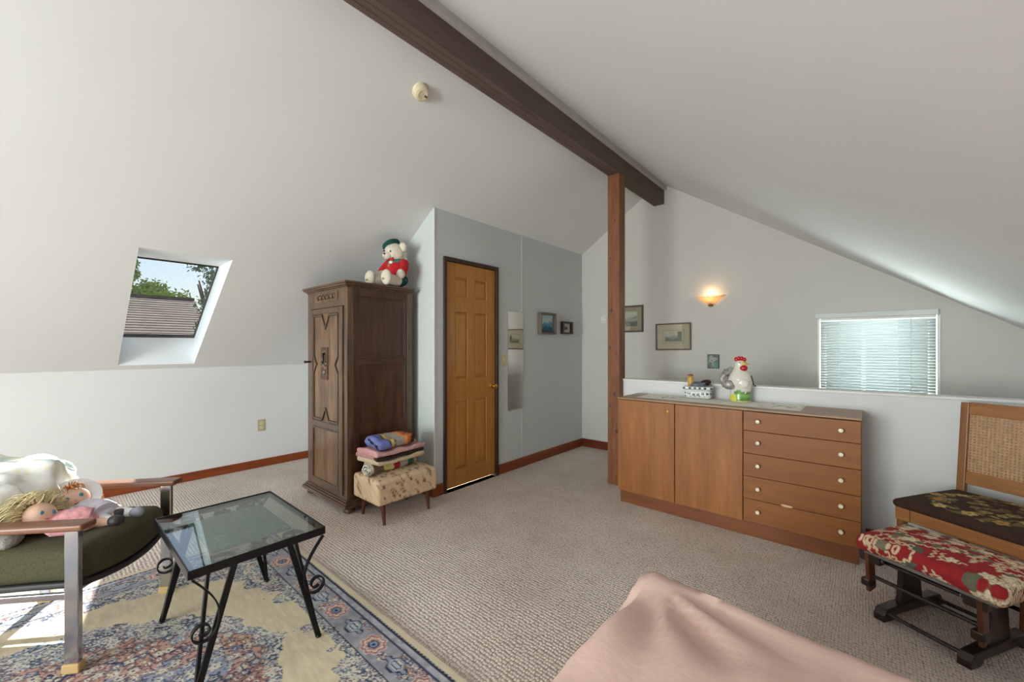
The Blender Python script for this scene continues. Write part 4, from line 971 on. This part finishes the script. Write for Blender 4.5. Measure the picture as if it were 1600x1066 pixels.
wht = mat('white_doll_cotton', '#dddbe0', .9, var=.05, bstr=.4, bscale=40, bdist=.01); lil = mat('lilac_white_cotton', '#c6c2cf', .9, var=.1, vscale=30, bstr=.3, bscale=50)
pnk = mat('pink_floral_cotton', '#d99aa2', .9, var=.35, vscale=38, bstr=.3, bscale=50); shoe = mat('black_doll_shoe', '#2e2c2c', .5); shoeg = mat('grey_doll_shoe', '#8d8f9a', .6)
blue = mat('blue_doll_eye', '#3d7f96', .3); lips = mat('pink_lips', '#b86a68', .6)
def strands(mb, c, rad, n, seed, length, spread=.5, down=(0, 0, -1), r=.0045):
    rnd = random.Random(seed); dn_ = Vector(down)
    for _ in range(n):
        th, ph = rnd.uniform(0, 6.28), math.acos(rnd.uniform(-.4, 1)); d = Vector((math.sin(ph)*math.cos(th), math.sin(ph)*math.sin(th), math.cos(ph)))
        if d.y < -.3 and d.z < .75: continue
        p = Vector(c)+Vector((d.x*rad[0], d.y*rad[1], d.z*rad[2])); pts_ = [p]
        for k in range(4):
            dd = (d*(1-k*.28)+dn_*(.2+.35*k)+Vector((rnd.uniform(-1, 1), rnd.uniform(-1, 1), rnd.uniform(-1, 1)))*.25).normalized(); p = p+dd*length/4; pts_.append(p)
        mb.tube(pts_, [r, r*1.1, r, r*.8, r*.3], 5)
# doll in white: head by the blanket, feet to the front edge
d2 = onchair('rag_doll', 'rag doll with ginger hair, white bonnet and lilac dress lying on the armchair seat', 'doll', .06, -.03, .47, R(-14))
h2 = MB().ell((0, 0, 0), (.056, .048, .058), n=24, m=16).build('head', skin, d2, smooth=80); h2.location = (0, .02, .088); h2.rotation_euler = (R(-28), R(-12), R(-30))
for x in (-.022, .022): MB().ell((x, -.0435, .008), (.008, .004, .009), n=12, m=8).build('eye', blue, h2, smooth=80)
MB().ell((0, -.048, -.008), (.005, .005, .005), n=8, m=6).build('nose', skin, h2, smooth=80); MB().ell((.0, -.044, -.024), (.009, .004, .003), n=8, m=6).build('mouth', lips, h2, smooth=80)
hm = MB(); strands(hm, (0, .012, .008), (.054, .046, .055), 260, 4, .06, down=(0, .1, -.9), r=.0028); hm.build('hair', hairr, h2, smooth=80)['kind'] = 'stuff'
bo = MB().ell((0, .04, .014), (.072, .05, .072), n=30, m=16, bump_=.04, seed=2).lathe([(.058, -.004), (.074, .004), (.088, .010), (.09, .014), (.06, .012)], (0, .006, .012), 30, Matrix.Rotation(R(80), 3, 'X'), sx=1.05); bo.build('bonnet', wht, h2, smooth=70)
MB().tube([(0, .0, .055), (0, -.05, .045), (-.005, -.11, .035), (-.01, -.15, .03)], [.035, .055, .062, .058], 20).ell((-.01, -.15, .03), (.065, .03, .032), bump_=.06).build('dress', lil, d2, smooth=70)
for sx_ in (-1, 1):
    MB().tube([(sx_*.03, -.01, .055), (sx_*.07, -.05, .045), (sx_*.075, -.095, .035)], [.024, .026, .018], 12).build('sleeve', wht, d2, smooth=70)
    MB().ell((sx_*.075, -.11, .032), (.014, .018, .014)).build('hand', skin, d2, smooth=80)
    MB().tube([(sx_*.03, -.14, .028), (sx_*.042, -.19, .026), (sx_*.046, -.225, .026)], [.026, .024, .02], 12).build('leg', wht, d2, smooth=70)
    MB().ell((sx_*.048, -.245, .028), (.022, .03, .024)).build('shoe', shoeg if sx_ > 0 else shoe, d2, smooth=80)
# blonde doll in pink, in front of it towards the near arm
d1 = onchair('rag_doll', 'blonde rag doll in a pink floral dress lying behind the near arm of the armchair', 'doll', -.10, -.04, .472, R(28))
h1 = MB().ell((0, 0, 0), (.052, .048, .056), n=24, m=16).build('head', skin, d1, smooth=80); h1.location = (0, .02, .085); h1.rotation_euler = (R(-20), R(15), R(-50))
for x in (-.018, .02): MB().ell((x, -.0445, .006), (.007, .004, .008), n=12, m=8).build('eye', blue, h1, smooth=80)
MB().ell((.0, -.045, -.02), (.008, .004, .003), n=8, m=6).build('mouth', lips, h1, smooth=80)
hm = MB(); strands(hm, (0, .016, .010), (.054, .048, .056), 620, 8, .10, down=(-.35, .35, -.8), r=.0022); hm.build('hair', hairb, h1, smooth=80)['kind'] = 'stuff'
MB().tube([(0, .0, .05), (-.005, -.045, .045), (-.01, -.10, .035), (-.01, -.135, .032)], [.034, .052, .064, .055], 20).ell((-.01, -.13, .032), (.07, .032, .034), bump_=.06, seed=4).build('dress', pnk, d1, smooth=70)
for sx_ in (-1, 1):
    MB().tube([(sx_*.03, -.01, .05), (sx_*.07, -.04, .04), (sx_*.08, -.085, .03)], [.026, .028, .02], 12).build('sleeve', pnk, d1, smooth=70)
    MB().ell((sx_*.082, -.10, .028), (.014, .018, .014)).build('hand', skin, d1, smooth=80)
    MB().tube([(sx_*.026, -.13, .026), (sx_*.036, -.17, .024), (sx_*.04, -.20, .024)], [.02, .019, .017], 12).build('leg', skin, d1, smooth=70)
    MB().ell((sx_*.042, -.218, .026), (.021, .03, .022)).build('shoe', shoe, d1, smooth=80)
# grey knitted plush at the near side
gp = onchair('grey_plush', 'grey knitted plush toy tucked beside the near arm of the armchair', 'plush toy', -.185, .12, .462)
gm = mat('grey_knit', '#8f8f86', .95, var=.3, vscale=60, bstr=.8, bscale=90, bdist=.01)
MB().ell((0, 0, .035), (.045, .10, .035), bump_=.05, n=28, m=14).build('body', gm, gp, smooth=80); MB().ell((.0, -.10, .04), (.04, .042, .04), bump_=.03).build('head', gm, gp, smooth=80)
for sx_ in (-1, 1): MB().ell((sx_*.022, -.085, .078), (.013, .008, .018)).build('ear', gm, gp, smooth=80)

# ------------------------------------------------------------------ bed
bd = thing('bed', 'bed under a pink spread in the right foreground', 'bed', (.262, .085, 0))
bxa, bxb, bya, byb, bz_ = -.80, .80, -1.10, 1.19, .558
MB().rbox((bxa+.03, bya+.03, .26), (bxb-.04, byb-.04, bz_-.06), .05, (4, 4, 2)).build('mattress', M['sheet'], bd, smooth=60)
MB().box((bxa+.06, bya+.06, .10), (bxb-.06, byb-.06, .26)).build('bed_base', mat('bed_base_cloth', '#8b7d72', .9), bd)
for x in (bxa+.1, bxb-.1):
    for y in (bya+.1, byb-.1): MB().cyl((x, y, 0), (x, y, .10), .025).build('leg', M['stoolwood'], bd, smooth=40)
def spread(u, v):
    a = bxa-.60+(bxb-bxa+1.2)*u; b = bya-.60+(byb-bya+1.2)*v; r = .055
    qx, qy = min(max(a, bxa+r), bxb-r), min(max(b, bya+r), byb-r); dx, dy = a-qx, b-qy; L = math.hypot(dx, dy)
    nx_, ny_ = (dx/L, dy/L) if L > 1e-6 else (0, 0)
    along = (a*abs(ny_)+b*abs(nx_)); ang = math.atan2(ny_, nx_)
    if L < r*1.5708: o = r*math.sin(L/r); dz = r*(1-math.cos(L/r))
    else:
        s = L-r*1.5708; o = r+s*.10; dz = r+s
    fold = min(1, max(0, L-.02)/.25)
    o += fold*(.028*math.sin(along*17+ang*9)+.018*math.sin(along*31+ang*5+1)+.01*math.sin(along*53))
    z = bz_-dz
    cx_, cy_ = a-(bxa+.05), b-(byb-.05); dc = math.hypot(cx_, cy_)
    z += .030*math.exp(-(dc/.10)**2)                                           # corner peak
    aa = math.atan2(cy_, cx_); z += .016*math.exp(-((dc-.20)/.15)**2)*math.sin(aa*11)        # folds radiating from the corner
    z += .018*(vn(a*5, b*5, 3)-.5)+.012*(vn(a*13+b*5, b*11, 5)-.5)+.008*math.sin((a*.8+b*1.6)*9+2*math.sin(a*5))*math.exp(-L*2)
    return (qx+nx_*o, qy+ny_*o, max(.012, z))
MB().grid(spread, 130, 150).build('bedspread', M['bed'], bd, smooth=80, recalc=False)

# ------------------------------------------------------------------ cane-backed chair
cc_ = thing('cane_chair', 'honey wood chair with cane back and dark needlepoint seat by the half wall', 'chair', (.469, 3.039, 0), R(-32.4))
wv, wh_ = M['canewoodv'], M['canewood']
for sx_ in (-1, 1):
    MB().tube([(sx_*.235, -.235, .44), (sx_*.235, -.235, .36), (sx_*.238, -.24, 0)], [.024, .022, .014], 14).build('front_leg', wv, cc_, smooth=40)
    q = MB(); q.bar((sx_*.24, .30, 0), (sx_*.24, .255, .43), .035, .028, (0, 1, 0)); q.bar((sx_*.24, .255, .42), (sx_*.238, .30, .965), .036, .03, (0, 1, 0)); q.build('back_stile', wv, cc_, bevel=.005)
    MB().box((sx_*.24-.012, -.225, .37), (sx_*.24+.012, .25, .43)).build('side_rail', wh_, cc_, bevel=.003)
for xa in (-.252, .19): MB().box((xa, -.262, .372), (xa+.062, -.235, .442)).build('corner_block', wh_, cc_, bevel=.003)
MB().box((-.19, -.256, .372), (.19, -.235, .438)).build('front_rail', wh_, cc_, bevel=.003)
MB().box((-.225, .24, .372), (.225, .262, .43)).build('back_rail', wh_, cc_, bevel=.003)
def byz(z): return .258+(z-.43)*.0833
def rail(z0, z1, t=.026): 
    m_ = MB(); p = [(-.222, byz(z0)-t/2, z0), (.222, byz(z0)-t/2, z0), (.222, byz(z0)+t/2, z0), (-.222, byz(z0)+t/2, z0), (-.222, byz(z1)-t/2, z1), (.222, byz(z1)-t/2, z1), (.222, byz(z1)+t/2, z1), (-.222, byz(z1)+t/2, z1)]
    return m_.add(p, [(0, 3, 2, 1), (4, 5, 6, 7), (0, 1, 5, 4), (1, 2, 6, 5), (2, 3, 7, 6), (3, 0, 4, 7)])
rail(.90, .968).build('top_rail', wh_, cc_, bevel=.004); rail(.515, .585).build('lower_rail', wh_, cc_, bevel=.004)
mb = MB(); P_ = .0155; w_ = .0082
nz = int(.315/P_); nxs = int(.44/P_)
for k in range(nz+1): z = .585+k*P_; y = byz(z); mb.box((-.222, y-.0008, z-w_/2), (.222, y+.0008, z+w_/2))
for k in range(nxs+1): 
    x = -.22+k*P_; mb.bar((x, byz(.58)-.0012, .58), (x, byz(.905)-.0012, .905), w_, .0012, (0, 1, 0))
mb.build('cane_weave', M['cane'], cc_)
def needle(co):
    x, y = co[:, 0], co[:, 1]; c = np.tile(hexc('#3a2218'), (len(co), 1)); rnd = random.Random(12)
    ring_ = np.abs(np.hypot(x/.185, (y+.02)/.185)-1) < .14; paint(c, ring_ & (np.sin(np.arctan2(y, x)*14+np.hypot(x, y)*60) > 0), '#6e6234')
    for k in range(90):
        a_ = rnd.uniform(0, 6.28); rr = rnd.gauss(.19, .025); leaf(c, x, y, rr*math.cos(a_), rr*math.sin(a_), rnd.uniform(.012, .024), .0065, a_+rnd.uniform(.6, 2.4), rnd.choice(['#8a7a44', '#a58b4a', '#6d6a3c', '#b79a5a', '#5d5a35']))
    for k in range(12):
        a_ = k*math.pi/6; rr = .185 if k % 2 else .215; flower(c, x, y, rr*math.cos(a_), rr*math.sin(a_), .03, 5, ['#c9a86a', '#b0894a', '#d0b67c'][k % 3], '#7d5a2a', '#2a1810', rot=a_)
    for k in range(26):
        cx, cy = rnd.gauss(0, .075), rnd.gauss(-.02, .075); flower(c, x, y, cx, cy, .022, 5, rnd.choice(['#8d7a4a', '#7a6038', '#a08a58', '#5e4a2e']), '#4a3420', rot=cx*60)
    return c*(.85+.25*vnoise(x*220, y*220, 4))[:, None]
def seatc(x, y, z): return (x, y, z+.018*(1-(x/.27)**2)*(1-(y/.26)**2)*(z > .455))
MB().rbox((-.262, -.275, .436), (.262, .232, .478), .02, (110, 110, 3), seatc, 8).build('needlepoint_seat', attr_mat('needlepoint_wool', .95, .3, 400), cc_, smooth=60, colfn=needle)

# ------------------------------------------------------------------ glider ottoman
go = thing('glider_ottoman', 'glider ottoman with red floral cushion and dark wooden frame', 'ottoman', (.043, 2.557, 0), R(-30.7))
def red_floral(co):
    x, y = co[:, 0], co[:, 1]-co[:, 2]*.9; c = np.tile(hexc('#9c1b22'), (len(co), 1)); rnd = random.Random(21)
    for _ in range(48): leaf(c, x, y, rnd.uniform(-.12, .47), rnd.uniform(-.5, .12), rnd.uniform(.028, .045), .019, rnd.uniform(0, 3.1), rnd.choice(['#6d6a58', '#7c7660', '#5f6052']))
    for _ in range(120):
        cx, cy, a_ = rnd.uniform(-.12, .47), rnd.uniform(-.42, .06), rnd.uniform(0, 6.28)
        for k in range(5): leaf(c, x, y, cx+.014*k*math.cos(a_), cy+.014*k*math.sin(a_), .012, .0042, a_+(.9 if k % 2 else -.9), '#dcc2a0')
    for _ in range(44):
        cx, cy, s_ = rnd.uniform(-.12, .47), rnd.uniform(-.42, .06), rnd.uniform(.02, .032); flower(c, x, y, cx, cy, s_, 5, rnd.choice(['#e3cdaa', '#d9bd97', '#e8d7b8']), '#a5623a', '#8a5a3c', rot=rnd.uniform(0, 6)); flower(c, x, y, cx+.004, cy, s_*.55, 5, '#efe0c4', '#b5764a', '#b08a64', rot=rnd.uniform(0, 6))
    return c*(.92+.14*vnoise(x*200, y*200, 3))[:, None]
def ocr(x, y, z): return (x, y, z+.022*(1-((x-.175)/.26)**2)*(1-((y-.14)/.21)**2)*(z > .35)-.012*(((x-.175)/.25)**2)*(z < .35))
MB().rbox((-.075, -.05, .318), (.425, .33, .385), .032, (130, 100, 6), ocr, 14).build('cushion', attr_mat('red_floral_cotton', .85, .15, 300), go, smooth=60, colfn=red_floral)
MB().box((-.045, -.02, .300), (.395, .30, .320)).build('cushion_board', mat('grey_webbing_board', '#77716c', .8), go)
gw, ga = M['gliderwood'], M['gliderarm']
yz = lambda x0: basis((x0, 0, 0), (0, 1, 0), (0, 0, 1), (1, 0, 0))
for x in (0.0, .29):
    MB().prism([(0, 0), (.07, 0), (.09, .02), (.35, .02), (.37, 0), (.44, 0), (.44, .03), (.42, .055), (.33, .06), (.11, .06), (.02, .055), (0, .03)], .045, yz(x-.02)).build('skid', gw, go, bevel=.004)
    MB().prism([(.14, .055), (.30, .055), (.27, .285), (.17, .285)], .025, yz(x-.01)).build('upright', gw, go, bevel=.003)
    xo_ = x-.042 if x < .1 else x+.05
    for y in (.01, .32):
        MB().prism([(y-.022, .30), (y+.022, .30), (y+.026+(.012 if y < .1 else -.012), .125), (y-.02+(.012 if y < .1 else -.012), .11)], .018, yz(xo_-.009)).build('swing_arm', ga, go, bevel=.004)
        MB().rbox((xo_-.032 if x < .1 else xo_-.05, y-.018, .255), (xo_+.052 if x < .1 else xo_+.02, y+.022, .30), .006, (2, 2, 2)).build('bearing_block', gw, go, smooth=50)
        MB().lathe([(.010, 0), (.010, .004), (.005, .006), (0, .006)], (xo_+(.053 if x < .1 else -.056), y, .278), 14, basis((0, 0, 0), (0, 1, 0), (0, 0, 1), (1, 0, 0)) if x < .1 else basis((0, 0, 0), (0, 1, 0), (0, 0, 1), (-1, 0, 0))).build('bolt_cap', M['steel'], go, smooth=40)
    MB().rbox((xo_-.03, -.005, .13), (xo_+.012, .045, .17), .01, (2, 2, 2)).build('lower_bearing', gw, go, smooth=50)
    MB().box((x-.02, .02, .292), (x+.02, .31, .302)).build('top_bracket', gw, go, bevel=.003)
for (y, z, xa, xb) in ((.03, .035, .02, .275), (.02, .185, -.03, .33), (.045, .262, .0, .30), (.40, .035, .02, .275), (.31, .185, -.03, .33)):
    MB().cyl((xa, y, z), (xb, y, z), .009, n=12).build('stretcher_rod', gw, go, smooth=40)

# ------------------------------------------------------------------ outside the skylight
GZ = -3.0
lawn = MB().box((-60, -40, GZ-.2), (40, 50, GZ)).build('ground_outside', mat('dry_lawn', '#7d8a55', .95, var=.2, vscale=.6)); struct(lawn)
hs = thing('neighbour_house', 'neighbouring house with weathered brown roof seen through the skylight', 'house', (-14.0, .2, GZ))
MB().box((-2.6, -3.2, 0), (2.6, 2.2, 4.1)).build('wall', mat('house_siding', '#9b948a', .9), hs)
rfm = mat('weathered_shingle', '#5f4f48', .95, var=.25, vscale=3, bstr=.4, bscale=20, bdist=.03)
for sx_ in (-1, 1):
    pr = MB(); n_ = 26
    for k in range(n_):
        a_, b_ = k/n_, (k+1)/n_; xa, za = sx_*(3.0-3.0*a_), 3.95+1.65*a_; xb, zb = sx_*(3.0-3.0*b_), 3.95+1.65*b_
        pr.add([(xa, -3.5, za+.012), (xa, 2.45, za+.012), (xb, 2.45, zb), (xb, -3.5, zb), (xa, -3.5, za-.03), (xa, 2.45, za-.03), (xb, 2.45, zb-.1), (xb, -3.5, zb-.1)], [(0, 1, 2, 3), (7, 6, 5, 4), (0, 4, 5, 1), (1, 5, 6, 2), (2, 6, 7, 3), (3, 7, 4, 0)])
    pr.build('roof_slope', rfm, hs)
MB().box((-.08, -3.5, 5.57), (.08, 2.45, 5.62)).build('ridge_cap', rfm, hs)
barkm = mat('bark', '#5a4a3c', .95)
def tree(label, x, y, h_, rx, rz_, nl, c, seed, ls=.16):
    t = thing('tree', label, 'tree', (x, y, GZ), 0, 'trees outside the skylight'); rnd = random.Random(seed)
    tr = MB().tube([(0, 0, 0), (.1, .05, h_*.4), (0, 0, h_*.7)], [.16, .09, .03], 10)
    for k in range(7): a_ = rnd.uniform(0, 6.28); tr.tube([(0, 0, h_*.45+.05*k), (rx*.4*math.cos(a_), rx*.4*math.sin(a_), h_*.6+.08*k), (rx*.8*math.cos(a_), rx*.8*math.sin(a_), h_*.72+.1*k)], [.06, .04, .015], 6)
    tr.build('trunk', barkm, t, smooth=50)
    mb = MB(); cl = [(rnd.gauss(0, rx*.5), rnd.gauss(0, rx*.5), h_*.75+rnd.gauss(0, rz_*.5)) for _ in range(34)]
    for _ in range(nl):
        q = rnd.choice(cl); p = Vector((q[0]+rnd.gauss(0, rx*.17), q[1]+rnd.gauss(0, rx*.17), q[2]+rnd.gauss(0, rx*.17)))
        a_ = Vector((rnd.gauss(0, 1), rnd.gauss(0, 1), rnd.gauss(0, 1))).normalized(); b_ = a_.orthogonal().normalized(); s_ = ls*rnd.uniform(.6, 1.2)
        mb.add([p-a_*s_*.5, p+b_*s_*.22, p+a_*s_*.5, p-b_*s_*.22], [(0, 1, 2, 3)])
    f = mb.build('foliage', mat('leaves', c, .7, var=.35, vscale=3), t, recalc=False); f['kind'] = 'stuff'
tree('sunlit yellow-green tree behind the neighbouring roof', -19.5, 2.55, 8.1, .8, .4, 4200, '#7f8f4d', 1, .15)
tree('darker tree at the right of the skylight view', -10.1, 2.42, 7.0, .55, .95, 6500, '#4f6048', 2, .085)
tree('distant tall tree above the left end of the roof', -24, 1.85, 10.2, .6, .7, 2200, '#6a7d4c', 3, .2)
